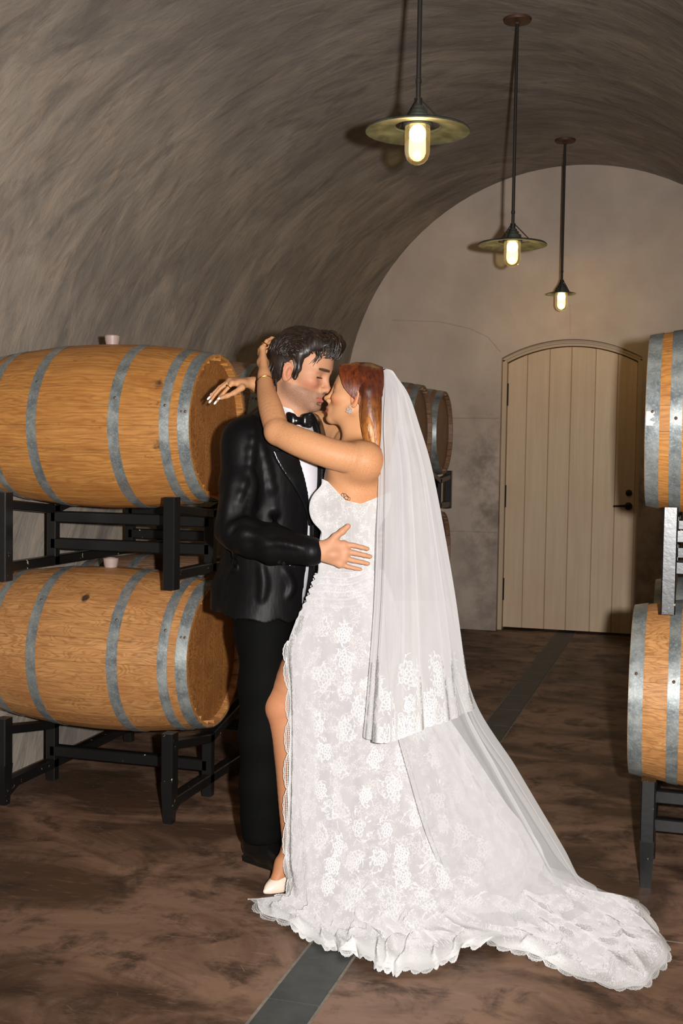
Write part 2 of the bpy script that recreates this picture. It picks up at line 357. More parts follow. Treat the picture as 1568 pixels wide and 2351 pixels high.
b = MB(); b.lathe([(0, -.05), (.03, -.046), (.03, -.03), (0, -.03)], 16, 'y', (-.475-ox, 0, 1.035)); b.tube([(-.475-ox, -.05, 1.035), (-.475-ox, -.075, 1.035), (-.50-ox, -.08, 1.037), (-.59-ox, -.08, 1.033)], [.011, .011, .010, .008], 8); b.build('door_handle', M['black'], dr)
b = MB(); b.lathe([(0, -.048), (.024, -.044), (.026, -.03), (0, -.03)], 16, 'y', (-.475-ox, 0, 1.14)); b.build('deadbolt', M['black'], dr)

# ------------------------------------------------------------------ barrels (axis along x, base at the lowest point)
BL, RB, RE, TH = 0.475, 0.336, 0.291, 0.026
def rad(x): return RB-(RB-RE)*(abs(x)/BL)**2
NST = 26
_w = rng.uniform(0.8, 1.2, NST); _w = _w/_w.sum()*2*pi
def stave_mesh(ang, mat):
    h = ang/2-0.0016; V = []; F = []
    X = np.linspace(-BL, BL, 9)
    rows = []
    for x in X:
        r = rad(x); rows.append([(x, r*sin(t), r*cos(t)) for t in (-h, 0, h)])       # outer face
    def grid(R):
        n = len(V); w = len(R[0])
        for q in R: V.extend(q)
        for i in range(len(R)-1):
            for k in range(w-1): F.append((n+i*w+k, n+i*w+w+k, n+i*w+w+k+1, n+i*w+k+1))
    grid(rows)
    for s_ in (-1, 1):
        R = []
        for x in X:
            r = rad(x); q = [(x, r*sin(s_*h), r*cos(s_*h)), (x, (r-TH)*sin(s_*h), (r-TH)*cos(s_*h))]
            R.append(q[::-1] if s_ < 0 else q)
        grid(R)
    for s_ in (-1, 1):                                     # end grain and bevelled chime
        x = s_*BL; r = rad(x); xi = s_*(BL-.045)
        R = [[(x, r*sin(t), r*cos(t)) for t in (-h, h)], [(x, (r-.012)*sin(t), (r-.012)*cos(t)) for t in (-h, h)], [(xi, (rad(xi)-TH)*sin(t), (rad(xi)-TH)*cos(t)) for t in (-h, h)]]
        grid(R if s_ > 0 else R[::-1])
    return mk('stave', V, F, mat, True, 40)
_sizes = [0.19, 0.225, 0.26]
def hoop_mesh(x0, x1):
    b = MB(); t = .0022
    b.lathe([(rad(x0)+.0006, x0), (rad(x0)+t, x0), (rad((x0+x1)/2)+t+.0002, (x0+x1)/2), (rad(x1)+t, x1), (rad(x1)+.0006, x1)], 72, 'x', (0, 0, 0))
    return b.mesh('hoop', M['steel'], True, 40)
HOOPS = [(.430, .474), (.360, .398), (.155, .199)]
_hm = [(a, c, hoop_mesh(a, c)) for a, c in HOOPS]+[(-c, -a, hoop_mesh(-c, -a)) for a, c in HOOPS]
_stm = {}
b = MB(); b.lathe([(0, .003), (.004, .002), (.006, 0)], 8); rivet_me = b.mesh('rivet', M['rivet'])
b = MB(); b.lathe([(.024, -.03), (.026, 0), (.029, .012), (.032, .034), (.029, .037), (.021, .037), (.018, .031), (0, .031)], 20); bung_me = b.mesh('bung', M['bung'], True, 30)
_hb = {}
def head_meshes(sgn, mat):
    k = (sgn, mat.name)
    if k in _hb: return _hb[k]
    x = sgn*(BL-.04); r = rad(x)-TH+.004; cuts = [-r, -.165, -.06, .045, .15, r]; L = []
    for a, c in zip(cuts[:-1], cuts[1:]):
        a += .0006; c -= .0006
        ysq = np.linspace(max(a, -r+.002), min(c, r-.002), 5)
        poly = [(y, sqrt(r*r-y*y)) for y in ysq]+[(y, -sqrt(r*r-y*y)) for y in ysq[::-1]]
        b = MB(); b.prism(poly, x-.011, x+.011, 'yz'); L.append(b.mesh('head_board', mat, False))
    _hb[k] = L; return L
_hm2 = [(a, c, hoop_mesh(a, c)) for a, c in [(.428, .474), (.313, .351), (.155, .199)]]; _hm2 += [(-c, -a, hoop_mesh(-c, -a)) for a, c, _ in _hm2]
def barrel(xc, yc, zc, label, mat, group, face, head_mat=None, rot=0.0, bung=True, rivets=True, hm=None):
    t = empty('wine_barrel', (xc, yc, zc-RB), label, 'barrel', group)
    a = rot
    for k in range(NST):
        w = _w[(k*7) % NST]; q = (round(w, 3), mat.name)
        if q not in _stm: _stm[q] = stave_mesh(w, mat)
        ob('stave', _stm[q], t, (0, 0, RB), (-(a+w/2), 0, 0)); a += w
    for i, (x0, x1, me) in enumerate(hm or _hm):
        h = ob('hoop', me, t, (0, 0, RB))
        if rivets and i in ((0, 1, 2, 5) if face > 0 else (3, 4, 5, 2)):
            xm = (x0+x1)/2; th = radians(-82 + 4*i*(1 if face > 0 else -1)+rot*40)
            for dx in (-.008, .008) if i < 1 else (0,):
                r = rad(xm)+.0022; ob('rivet', rivet_me, h, (xm+dx, r*sin(th), r*cos(th)), (-th, 0, 0))
    for sgn in (1, -1):
        for me in head_meshes(sgn, head_mat or M['oak_head']): ob('head_board', me, t, (0, 0, RB))
    if bung: ob('bung', bung_me, t, (0, 0, 2*RB))
    return t
XL = -2.30
barrel(XL, 4.39, 1.505, 'golden oak barrel with dark stains, upper one of the front pair at left', M['oak'], 'oak barrels stacked on the left', 1, rot=0.05)
barrel(XL, 4.39, 0.588, 'oak barrel with swirling grain, bottom one of the front pair at left', M['oak2'], 'oak barrels stacked on the left', 1, rot=0.33)
barrel(XL, 5.11, 1.505, 'oak barrel behind the upper left barrel, only bung and top showing', M['oak_old'], 'oak barrels stacked on the left', 1, rot=0.5)
barrel(XL, 5.11, 0.588, 'oak barrel behind the bottom left barrel, mostly hidden', M['oak_old'], 'oak barrels stacked on the left', 1, rot=0.8)
XR = 0.325
bur = barrel(XR, 4.20, 1.535, 'upper oak barrel cut by the right edge, torn white label on its hoop', M['oak'], 'oak barrels stacked on the right', -1, rot=0.2)
barrel(XR-.03, 4.22, 0.600, 'lower oak barrel cut by the right edge, on the floor rack', M['oak2'], 'oak barrels stacked on the right', -1, rot=0.6, hm=_hm2)
barrel(XR+.02, 4.94, 0.622, 'barrel behind the lower right barrel, a sliver of hoop showing', M['oak'], 'oak barrels stacked on the right', -1, rot=0.6)
barrel(XR+.05, 4.94, 1.535, 'barrel behind the upper right barrel', M['oak'], 'oak barrels stacked on the right', -1, rot=0.9)
b = MB(); n_ = 9; V = []
for i in range(n_):
    t_ = pi-.075+.155*i/(n_-1); w0 = -.4715; w1 = -.4475+.004*sin(i*2.3)-(.010 if i in (4, 5) else 0)
    for x in (w0, w1): V.append((x, (rad(x)+.0034)*cos(t_), (rad(x)+.0034)*sin(t_)))
b.add(V, [(2*i, 2*i+1, 2*i+3, 2*i+2) for i in range(n_-1)]); b.build('paper_label', M['white_label'], bur, (0, 0, RB))
XF = -1.70-BL
barrel(XF, 8.28, 1.575, 'far barrel on top of the stack by the back wall, the one nearest the door', M['oak_old'], 'oak barrels by the back wall', 1, M['oak_old'], rot=0.1, bung=False, rivets=False)
barrel(XF, 7.56, 1.575, 'far barrel on top of the stack by the back wall, half behind the veil', M['oak_old'], 'oak barrels by the back wall', 1, M['oak_old'], rot=0.4, bung=False, rivets=False)
barrel(XF, 8.28, 0.715, 'far barrel at the bottom of the stack by the back wall, beside the veil edge', M['oak_old'], 'oak barrels by the back wall', 1, M['oak_old'], rot=0.7, bung=False, rivets=False)
barrel(XF, 7.56, 0.715, 'far bottom barrel hidden behind the veil', M['oak_old'], 'oak barrels by the back wall', 1, M['oak_old'], rot=0.2, bung=False, rivets=False)

# ------------------------------------------------------------------ steel barrel racks
def rack(x0, x1, ya, yb, ym, yn, z0, ztop, foot, label, group, zrails, zbot, zcr):
    """end frames at x0, x1; outer posts ya, yb; middle posts ym, yn under the barrels"""
    t = empty('barrel_rack', ((x0+x1)/2, (ya+yb)/2, z0), label, 'rack', group)
    c = np.array([(x0+x1)/2, (ya+yb)/2, z0]); w = .046
    def part(nm, f):
        b = MB(); f(b); b.V = [tuple(np.array(v)-c) for v in b.V]; return b.build(nm, M['rack'], t, smooth=False)
    for x in (x0, x1):
        for y in (ya, yb):
            if foot: 
                def f(b, x=x, y=y):
                    s = 1 if y == ya else -1
                    b.beam((x, y, z0+.155), (x, y, ztop), w, w+.012)
                    V = []
                    for z, d, ww in ((z0, .018, .034), (z0+.16, .029, .046)):
                        V += [(x-ww/2, y-d, z), (x+ww/2, y-d, z), (x+ww/2, y+d, z), (x-ww/2, y+d, z)]
                    b.add(V, [(3, 2, 1, 0), (4, 5, 6, 7), (0, 1, 5, 4), (1, 2, 6, 5), (2, 3, 7, 6), (3, 0, 4, 7)])
                    b.add([(x-.003, y, z0+.005), (x-.003, y+s*.12, zbot-.02), (x-.003, y, zbot-.02), (x+.003, y, z0+.005), (x+.003, y+s*.12, zbot-.02), (x+.003, y, zbot-.02)], [(0, 1, 2), (5, 4, 3), (0, 3, 4, 1), (1, 4, 5, 2), (2, 5, 3, 0)])
            else:
                def f(b, x=x, y=y): 
                    s = 1 if y == ya else -1
                    b.beam((x, y, z0), (x, y, ztop), w, w+.012)
                    b.add([(x-.003, y, z0+.005), (x-.003, y+s*.11, zbot-.01), (x-.003, y, zbot), (x+.003, y, z0+.005), (x+.003, y+s*.11, zbot-.01), (x+.003, y, zbot)], [(0, 1, 2), (5, 4, 3), (0, 3, 4, 1), (1, 4, 5, 2), (2, 5, 3, 0)])
            part('post', f)
        for y in (ym, yn):
            part('post', lambda b, x=x, y=y: b.beam((x, y, zbot-.02 if not foot else z0+.004), (x, y, zcr), .042, .042))
        part('bottom_bar', lambda b, x=x: b.beam((x, ya, zbot), (x, yb, zbot), .042, .04))
        for pa, pb in (((ya, ztop-.045), (ym, zcr-.022)), ((ym, zcr-.022), ((ym+yn)/2, zcr+.05)), (((ym+yn)/2, zcr+.05), (yn, zcr-.022)), ((yn, zcr-.022), (yb, ztop-.045))):
            part('cradle_bar', lambda b, x=x, pa=pa, pb=pb: b.beam((x, pa[0], pa[1]), (x, pb[0], pb[1]), .042, .036))
    for y in (ym, yn):
        for z in zrails: part('rail', lambda b, y=y, z=z: b.beam((x0, y, z), (x1, y, z), .042, .046, side=(0, 1, 0)))
    return t
GL = 'black racks of the left stack'; GR = 'black racks of the right stack'; GF = 'black racks of the far stack'
rack(-2.575, -1.86, 4.03, 5.47, 4.40, 5.11, 0.0, .345, True, 'black steel barrel rack standing on the floor at the left, chipped paint on its feet', GL, (.13,), .075, .262)
rack(-2.575, -1.86, 4.03, 5.47, 4.40, 5.11, .888, 1.235, False, 'black steel barrel rack between the upper and lower left barrels', GL, (1.125, 1.012), .940, 1.178)
rack(-.107, .70, 3.94, 5.33, 4.23, 4.94, 0.0, .355, True, 'black steel barrel rack on the floor at the right edge, chipped leg', GR, (.225, .125), .10, .275)
rack(-.062, .75, 3.94, 5.33, 4.23, 4.94, .905, 1.25, False, 'black steel barrel rack between the upper and lower right barrels', GR, (1.14, 1.03), .958, 1.21)
rack(-2.60, -1.74, 7.2, 8.64, 7.56, 8.28, 0.0, .46, True, 'black steel barrel rack on the floor by the back wall', GF, (.2,), .1, .39)
rack(-2.62, -1.74, 7.2, 8.64, 7.56, 8.28, 1.02, 1.30, False, 'black steel barrel rack between the far barrels beside the veil', GF, (1.2, 1.11), 1.052, 1.25)
def child_of(name, root_name): return [o for o in COL.objects if o.name.split('.')[0] == name]

# ------------------------------------------------------------------ pendant lamps
def lamp(y, dz, label, sr=1.0):
    zs = 2.545+dz; zc = 3.70
    t = empty('pendant_lamp', (AX, y, zs), label, 'lamp', 'pendant lamps along the vault')
    def part(nm, mat, f, par=t): b = MB(); f(b); return b.build(nm, mat, par)
    H = zc-zs
    part('canopy', M['rust'], lambda b: b.lathe([(0, H+.012), (.072, H+.012), (.075, H-.004), (.070, H-.016), (.018, H-.022), (.012, H-.03), (0, H-.03)], 32))
    part('stem', M['iron'], lambda b: b.lathe([(0, H-.02), (.0085, H-.02), (.0085, .16), (.0105, .158), (.0105, .145), (.0085, .143), (.0085, .085), (0, .085)], 12))
    part('collar', M['iron'], lambda b: b.lathe([(0, .095), (.014, .093), (.014, .07), (.012, .068), (0, .068)], 14))
    part('cone', M['shade'], lambda b: b.lathe([(.010, .078), (.016, .066), (.022, .064), (.024, .054), (.032, .05), (.034, .038), (.044, .033), (.047, .018), (.052, .010), (.052, .0), (.035, -.005)], 28))
    part('lamp_shade', M['shade'], lambda b: b.lathe([((.055 if sr < 1 else .080)+(r-.080)*sr, z*sr) for r, z in [(.080, .003), (.120, .000), (.176, -.012), (.181, -.017), (.181, -.022), (.176, -.021), (.120, -.008), (.080, -.004), (.077, 0), (.080, .003)]], 56))
    for k in range(3):
        a = radians(25+120*k); part('brace', M['iron'], lambda b, a=a: b.tube([(.012*cos(a), .012*sin(a), .088), ((.105 if sr == 1 else .062)*cos(a), (.105 if sr == 1 else .062)*sin(a), .003)], .003, 6))
    gl_ = part('glass_globe', M['glass'], lambda b: b.lathe([(.043, .0), (.044, -.01), (.044, -.085), (.042, -.10), (.036, -.115), (.025, -.127), (.012, -.133), (0, -.135)], 28))
    part('bulb', M['bulb'], lambda b: b.lathe([(0, .004), (.016, .0), (.024, -.010), (.029, -.022), (.030, -.034), (.026, -.046), (.016, -.054), (0, -.058)], 20))
    L = bpy.data.lights.new('bulb_light', 'POINT'); L.energy = 5.0; L.color = (1.0, 0.72, 0.38); L.shadow_soft_size = 0.022
    o = bpy.data.objects.new('bulb_light', L); COL.objects.link(o); o.parent = t; o.location = (0, 0, -.082)
lamp(4.03, 0.0, 'pendant lamp nearest the camera, its ceiling plate out of the picture')
lamp(6.27, 0.0, 'middle pendant lamp with a wide disc shade')
lamp(8.69, 0.06, 'farthest pendant lamp, in front of the back wall above the door', .5)
# ------------------------------------------------------------------ implicit-surface modelling (smooth unions, sparse surface nets)
def nrm(v): v = np.array(v, float); return v/np.linalg.norm(v)
def smin(a, b, k):
    if k <= 0: return np.minimum(a, b)
    h = np.maximum(k-np.abs(a-b), 0)/k
    return np.minimum(a, b)-h*h*k*0.25
class Sdf:
    def __init__(s): s.P = []; s.post = []
    def cap(s, a, b, ra, rb=None, k=.02, mode='u'):
        a = np.array(a, float); b = np.array(b, float); rb = ra if rb is None else rb; ba = b-a; L2 = max(ba@ba, 1e-12)
        def f(p):
            q = p-a; h = np.clip(q@ba/L2, 0, 1); q = q-h[:, None]*ba
            return np.sqrt(np.einsum('ij,ij->i', q, q))-(ra+(rb-ra)*h)
        s.P.append((f, (a+b)/2, sqrt(L2)/2+max(ra, rb), k, mode)); return s
    def chain(s, pts, rs, k=.02, k0=None, mode='u'):
        for i in range(len(pts)-1): s.cap(pts[i], pts[i+1], rs[i], rs[i+1], k if (i or k0 is None) else k0, mode)
        return s
    def limb(s, pts, rs, k0=.02, k=.0015, per=7):
        C = np.concatenate([np.array(pts, float), np.array(rs, float)[:, None]], 1); m = len(C); t = np.linspace(0, m-1, (m-1)*per+1); i = np.clip(t.astype(int), 0, m-2); f = (t-i)[:, None]
        g = lambda j: C[np.clip(i+j, 0, m-1)]
        a, b, c, d = g(-1), g(0), g(1), g(2); Q = .5*(2*b+(c-a)*f+(2*a-5*b+4*c-d)*f**2+(3*b-a-3*c+d)*f**3)
        return s.chain(Q[:, :3], Q[:, 3], k, k0)
    def ell(s, c, r, fr=None, k=.02, mode='u'):
        c = np.array(c, float); r = np.array(np.broadcast_to(r, (3,)), float); fr = np.eye(3) if fr is None else np.array(fr, float)   # rows of fr: local axes
        def f(p):
            q = ((p-c)@fr.T)/r; k0 = np.sqrt(np.einsum('ij,ij->i', q, q)); q = q/r; k1 = np.sqrt(np.einsum('ij,ij->i', q, q))
            return k0*(k0-1)/(k1+1e-9)
        s.P.append((f, c, r.max(), k, mode)); return s
    def fn(s, f, c, R, k=.01, mode='u'): s.P.append((f, np.array(c, float), R, k, mode)); return s
    def ev(s, p, idx=None, post=True):
        d = np.full(len(p), 9.0)
        for i in (range(len(s.P)) if idx is None else idx):
            f, c, R, k, mode = s.P[i]
            if mode == 'u': d = smin(d, f(p), k)
            elif mode == 's': d = -smin(-d, f(p), k)
            elif mode == 'i': d = -smin(-d, -f(p), k)
        if post:
            for g in s.post: d = g(p, d)
        return d
    def near(s, c, rad):
        return [i for i, (f, cc, R, k, m) in enumerate(s.P) if np.linalg.norm(cc-c)-R < rad+k+.03 or m == 'i']
    def hit(s, px, py, d0=3.2, d1=4.6):
        """first point of the surface along a line of sight"""
        o = CAM; v = _F+_R*(px-CX)/FPX-_U*(py-CY)/FPX; L = np.linalg.norm(v); t = d0
        for _ in range(90):
            p = o+v*t; d = float(s.ev(p[None])[0])
            if d < 4e-4: return p
            t += max(d, 5e-4)/L*.8
            if t > d1: return None
        return o+v*t
    def hits(s, px, py, d0=3.4, d1=4.3):
        px = np.asarray(px, float); py = np.asarray(py, float)
        v = _F[None]+_R[None]*((px-CX)/FPX)[:, None]-_U[None]*((py-CY)/FPX)[:, None]; L = np.linalg.norm(v, axis=1); t = np.full(len(px), d0)
        for _ in range(45): t = np.minimum(t+np.maximum(s.ev(CAM+v*t[:, None]), 2e-4)/L*.85, d1)
        return CAM+v*t[:, None], t < d1-.01
    def grad(s, p, e=.002):
        p = np.atleast_2d(p); g = np.stack([s.ev(p+np.eye(3)[i]*e)-s.ev(p-np.eye(3)[i]*e) for i in range(3)], 1)
        return g/(np.linalg.norm(g, axis=1)[:, None]+1e-9)
    def mesh(s, h, lo=None, hi=None, smooth=1):
        uni = [(c, R) for f, c, R, k, m in s.P if m == 'u']
        l0 = np.min([c-R for c, R in uni], 0)-.04; h0 = np.max([c+R for c, R in uni], 0)+.04
        if lo is not None: l0 = np.maximum(l0, lo)
        if hi is not None: h0 = np.minimum(h0, hi)
        NB = 8; bw = NB*h; SB = 4; sw = SB*bw
        ns = np.ceil((h0-l0)/sw).astype(int); blocks = []; vals = []
        loc = np.stack(np.meshgrid(*[np.arange(NB+1)]*3, indexing='ij'), -1).reshape(-1, 3)*h
        bo = np.stack(np.meshgrid(*[np.arange(SB)]*3, indexing='ij'), -1).reshape(-1, 3)
        for sx_ in np.ndindex(*ns):
            c = l0+(np.array(sx_)+.5)*sw; idx = s.near(c, sw*.87)
            if not any(s.P[i][4] == 'u' for i in idx): continue
            B = bo+np.array(sx_)*SB; ctr = l0+(B+.5)*bw
            d = s.ev(ctr, idx); B = B[np.abs(d) < bw*.87*1.35+.012]
            if not len(B): continue
            p = (l0+B[:, None, :]*bw+loc[None]).reshape(-1, 3)
            blocks.append(B); vals.append(s.ev(p, idx).reshape(len(B), NB+1, NB+1, NB+1))
        B = np.concatenate(blocks); D = np.concatenate(vals)
        inside = D < 0
        cs = sum(inside[:, i:NB+i, j:NB+j, k:NB+k].astype(np.int8) for i in (0, 1) for j in (0, 1) for k in (0, 1))
        bi, ci, cj, ck = np.nonzero((cs > 0) & (cs < 8))
        acc = np.zeros((len(bi), 3)); cnt = np.zeros(len(bi))
        cor = [(i, j, k) for i in (0, 1) for j in (0, 1) for k in (0, 1)]
        dv = {c: D[bi, ci+c[0], cj+c[1], ck+c[2]] for c in cor}
        for a in cor:
            for ax in range(3):
                if a[ax]: continue
                b_ = list(a); b_[ax] = 1; b_ = tuple(b_)
                da, db = dv[a], dv[b_]; m = (da < 0) != (db < 0); t = np.where(m, da/(da-db+1e-12), 0)
                q = np.array(a, float)[None]+0*acc; q[:, ax] += t
                acc += q*m[:, None]; cnt += m
        V = l0+(B[bi]*NB+np.stack([ci, cj, ck], 1)+acc/cnt[:, None])*h
        gc = B[bi]*NB+np.stack([ci, cj, ck], 1)+1; dim = ns*SB*NB+4
        key = (gc[:, 0]*dim[1]+gc[:, 1])*dim[2]+gc[:, 2]; order = np.argsort(key); sk = key[order]
        def look(g):
            kk = (g[:, 0]*dim[1]+g[:, 1])*dim[2]+g[:, 2]; i = np.clip(np.searchsorted(sk, kk), 0, len(sk)-1)
            return np.where(sk[i] == kk, order[i], -1)
        Fs = []
        for ax in range(3):
            sl = [slice(0, NB)]*3; s2 = [slice(0, NB)]*3; s2[ax] = slice(1, NB+1)
            a = inside[(slice(None), *sl)]; b_ = inside[(slice(None), *s2)]
            e = np.nonzero(a != b_); g = B[e[0]]*NB+np.stack(e[1:], 1)+1
            u, w = (ax+1) % 3, (ax+2) % 3; du = np.eye(3, dtype=int)[u]; dw = np.eye(3, dtype=int)[w]
            q = np.stack([look(g-du-dw), look(g-dw), look(g), look(g-du)], 1)
            fl_ = ~a[e]; q[fl_] = q[fl_][:, ::-1]
            Fs.append(q[(q >= 0).all(1)])
        F = np.concatenate(Fs)
        for _ in range(smooth):
            A_ = np.zeros_like(V); n_ = np.zeros(len(V))
            for i in range(4):
                j = (i+1) % 4
                for x_, y_ in ((i, j), (j, i)): 
                    n_ += np.bincount(F[:, x_], minlength=len(V))
                    for ax in range(3): A_[:, ax] += np.bincount(F[:, x_], V[F[:, y_], ax], minlength=len(V))
            V = V*.4+.6*A_/np.maximum(n_, 1)[:, None]
        return V, F
def sdf_obj(name, s, h, mat, parent, col=None, lo=None, hi=None, smooth=1):
    V, F = s.mesh(h, lo, hi, smooth)
    base = np.array(parent.location) if parent is not None else np.zeros(3)
    me = bpy.data.meshes.new(name); me.vertices.add(len(V)); me.vertices.foreach_set('co', (V-base).astype(np.float32).ravel())
    me.loops.add(F.size); me.loops.foreach_set('vertex_index', F.astype(np.int32).ravel())
    me.polygons.add(len(F)); me.polygons.foreach_set('loop_start', np.arange(0, F.size, 4, dtype=np.int32))
    me.update(calc_edges=True); me.polygons.foreach_set('use_smooth', np.ones(len(F), bool)); me.materials.append(mat)
    if col is not None:
        a = me.color_attributes.new('col', 'FLOAT_COLOR', 'POINT'); a.data.foreach_set('color', col(V).astype(np.float32).ravel())
    me.validate()
    return ob(name, me, parent)
_sd = np.random.default_rng(11)
def sines(n, scale, aniso=(1, 1, 1), fr=None):
    K = _sd.normal(size=(n, 3)); K = K/np.linalg.norm(K, axis=1)[:, None]*_sd.uniform(.6, 1.5, (n, 1))/scale*np.array(aniso)
    if fr is not None: K = K@np.array(fr)
    ph = _sd.uniform(0, 6.28, n)
    return lambda p: np.sin(p@K.T+ph).sum(1)/sqrt(n)
sstep = lambda a, b, x: (lambda t: t*t*(3-2*t))(np.clip((x-a)/(b-a), 0, 1))
ER = _R0; EC = np.array([sin(YAW), -cos(YAW), 0.0]); EZ = np.array([0, 0, 1.0])      # picture right, towards the camera, up

# ---- a head: front +x, left +y, up +z, about 0.24 tall; the frame turns it
class Head:
    def __init__(s, c, turn_f, pitch, scale, female, top=1.0):
        f = nrm(turn_f); l = np.cross(EZ, f); cp, sp = cos(pitch), sin(pitch)
        s.f = f*cp+EZ*sp; s.u = EZ*cp-f*sp; s.l = l; s.c = np.array(c, float); s.k = scale; s.fem = female; s.top = top
        s.fr = np.array([s.f, s.l, s.u])
    def w(s, x, y, z): 
        if z > 0: z *= s.top
        return s.c+s.k*(s.f*x+s.l*y+s.u*z)
    def loc(s, p): 
        q = (p-s.c)@s.fr.T/s.k; q[:, 2] = np.where(q[:, 2] > 0, q[:, 2]/s.top, q[:, 2]); return q
    def add(s, S_):
        k = s.k; E = lambda c, r, kk=.02, mode='u': S_.ell(s.w(*c), np.array(r)*k, s.fr, kk*k, mode)
        C = lambda a, b, ra, rb=None, kk=.012, mode='u': S_.cap(s.w(*a), s.w(*b), ra*k, (ra if rb is None else rb)*k, kk*k, mode)
        fm = s.fem
        E((-.010 if not fm else -.015, 0, .030*1), (.100, .076, .086*s.top), .02)
        E((.027 if not fm else .006, 0, .034), (.060, .062, .060*s.top), .03)
        E((.034, 0, -.026), (.052, .058, .072), .03)
        E((.036, 0, -.070), (.046, .046 if not fm else .042, .038), .03)
        for y in (-1, 1):
            C((.002, y*.050, -.058), (.074, y*.012, -.098 if not fm else -.096), .020 if not fm else .016, .016 if not fm else .014, .022)
            E((.052, y*.042, -.026), (.030, .022, .020), .02)
            if not fm: C((.084, y*.010, .016), (.068, y*.042, .020), .0105, .009, .016)
            else: C((.074, y*.010, .014), (.061, y*.042, .016), .008, .007, .018)
        E((.078 if not fm else .076, 0, -.101), (.019, .020 if not fm else .016, .017), .015)
        for y in (-1, 1): E((.096, y*.032, -.004), (.016, .019, .013), .016, 's')
        nb = .010 if not fm else .008
        C((.085, 0, .006), (.104 if not fm else .103, 0, -.034), nb*.8, nb*.9, .012)
        tip = (.1065, 0, -.040) if not fm else (.1075, 0, -.034)
        E(tip, (.0125, .0125, .0105) if not fm else (.0105, .0105, .009), .010)
        for y in (-1, 1):
            E((.095, y*.0125, -.044 if not fm else -.041), (.011, .0065, .008), .006)
            E((.100, y*.0065, -.0525 if not fm else -.048), (.006, .0038, .0035), .003, 's')
        E((.078, 0, -.070), (.022, .028, .022), .016)
        for y in (-1, 1):
            C((.0985, y*.003, -.0655), (.086, y*.023, -.0715), .0052, .0026, .004)
            C((.0975, y*.001, -.0775), (.086, y*.022, -.0735), .0062, .0026, .004)
            C((.1050, 0, -.0712), (.089, y*.024, -.0724), .0016, .0012, .003, 's')
            E((.0665, y*.031, -.003), (.0155, .0165, .0145), .004)                               # lidded eyeball
            C((.0822, y*.018, -.0085), (.0785, y*.044, -.0085), .0016, .0014, .002)                # lash rim
        E((.092, 0, -.0895), (.0045, .014, .004), .010, 's')                                           # dip over the chin
        for y in (-1, 1):                                                                              # ears
            axl = nrm(np.array([.86, y*-.50, -.0])@s.fr); axu = nrm(np.array([-.22, y*.10, .97])@s.fr); axn = np.cross(axl, axu)
            ec = s.w(-.008, y*.078, -.018)
            S_.ell(ec, np.array([.0175, .0315, .0085])*k, (axl, axu, axn), .006*k)
            S_.ell(ec+axn*.008*k*np.sign(axn@(s.l*y))+axl*.003*k, np.array([.0085, .017, .0075])*k, (axl, axu, axn), .003*k, 's')
            o = axn*np.sign(axn@(s.l*y))
            ring = [ec+k*(axl*.0150*cos(t)+axu*.0285*sin(t)+o*.0045) for t in np.linspace(radians(20), radians(250), 9)]
            S_.chain(ring, [.0036*k]*9, .002*k)
# hands: wrist, knuckle and finger joints given as world points
def hand(S_, wrist, palm, kn, fingers, thumb, rf, rp, k=.006):
    """kn: four knuckles (index to little), fingers: lists of further joints, thumb: joints from the side of the palm"""
    for i, q in enumerate(kn): S_.cap(wrist+(q-np.mean(kn, 0))*.35, q, rp, rf*1.28, .014)
    S_.chain([kn[0], kn[1], kn[2], kn[3]], [rf*1.25]*4, .010)
    S_.ell(palm, (rp*1.5, rp*1.5, rp*1.0), None, .015)
    for q, J, sc in zip(kn, fingers, (1, 1.04, 1, .86)):
        n_ = len(J); S_.chain([q]+list(J), [rf*1.12*sc]+[rf*sc*(1-.26*(i+1)/n_) for i in range(n_)], .0025, .004)
    S_.chain(thumb, [rf*1.75]+[rf*(1.22-.12*i) for i in range(len(thumb)-1)], .008, .014)
def circ(c, n, r, m=20):
    n = nrm(n); e = nrm(np.cross(n, [.3, .2, .9])); f = np.cross(n, e)
    return [np.array(c)+r*(cos(t)*e+sin(t)*f) for t in np.linspace(0, 2*pi, m+1)]

# ------------------------------------------------------------------ figure materials
def skin_mat(name, freckle):
    g = N(name); at = g.n('ShaderNodeAttribute', attribute_name='col'); p = g.pos()
    sc = 1 if freckle < .8 else 2.6; f1 = g.ramp(g.noise(p, 340*sc, 2, 0.5), [(0.53, 0), (0.66, 1)]); f2 = g.ramp(g.noise(p, 520*sc, 2, 0.5), [(0.5, 0), (0.66, .8)])
    fr = g.math('MULTIPLY', g.math('MAXIMUM', f1, f2), g.math('MULTIPLY', at.outputs['Alpha'], freckle))
    c = g.mix(fr, at.outputs['Color'], srgb(166,98,58)) if freckle < .8 else g.mix(fr, at.outputs['Color'], srgb(30,24,22))
    g.set(Base_Color=c, Roughness=0.52, Specular_IOR_Level=0.22, Subsurface_Weight=0.12, Subsurface_Radius=(.010, .004, .002), Subsurface_Scale=0.6)
    g.bump(g.noise(p, 260, 3), 0.08, 0.002); return g.m
M['skin_g'] = skin_mat('skin_with_stubble', 0.80); M['skin_b'] = skin_mat('freckled_skin', 0.58)
def hair_mat(name, c0, c1, rough, grad=None):
    g = N(name); p = g.pos(); a = g.noise(g.map(p, (90, 90, 18)), 1.0, 4, .6)
    c = g.mix(g.ramp(a, [(.35, 0), (.65, 1)]), c0, c1)
    if grad:
        z = g.n('ShaderNodeSeparateXYZ', {0: p}).outputs[2]
        c2 = g.mix(g.ramp(a, [(.35, 0), (.65, 1)]), grad[2], grad[3]); t = g.n('ShaderNodeMapRange', {0: z, 1: grad[0], 2: grad[1], 3: 0, 4: 1}).outputs[0]
        c = g.mix(t, c2, c)
    g.set(Base_Color=c, Roughness=rough, Specular_IOR_Level=0.5); g.bump(a, .35, .004); return g.m
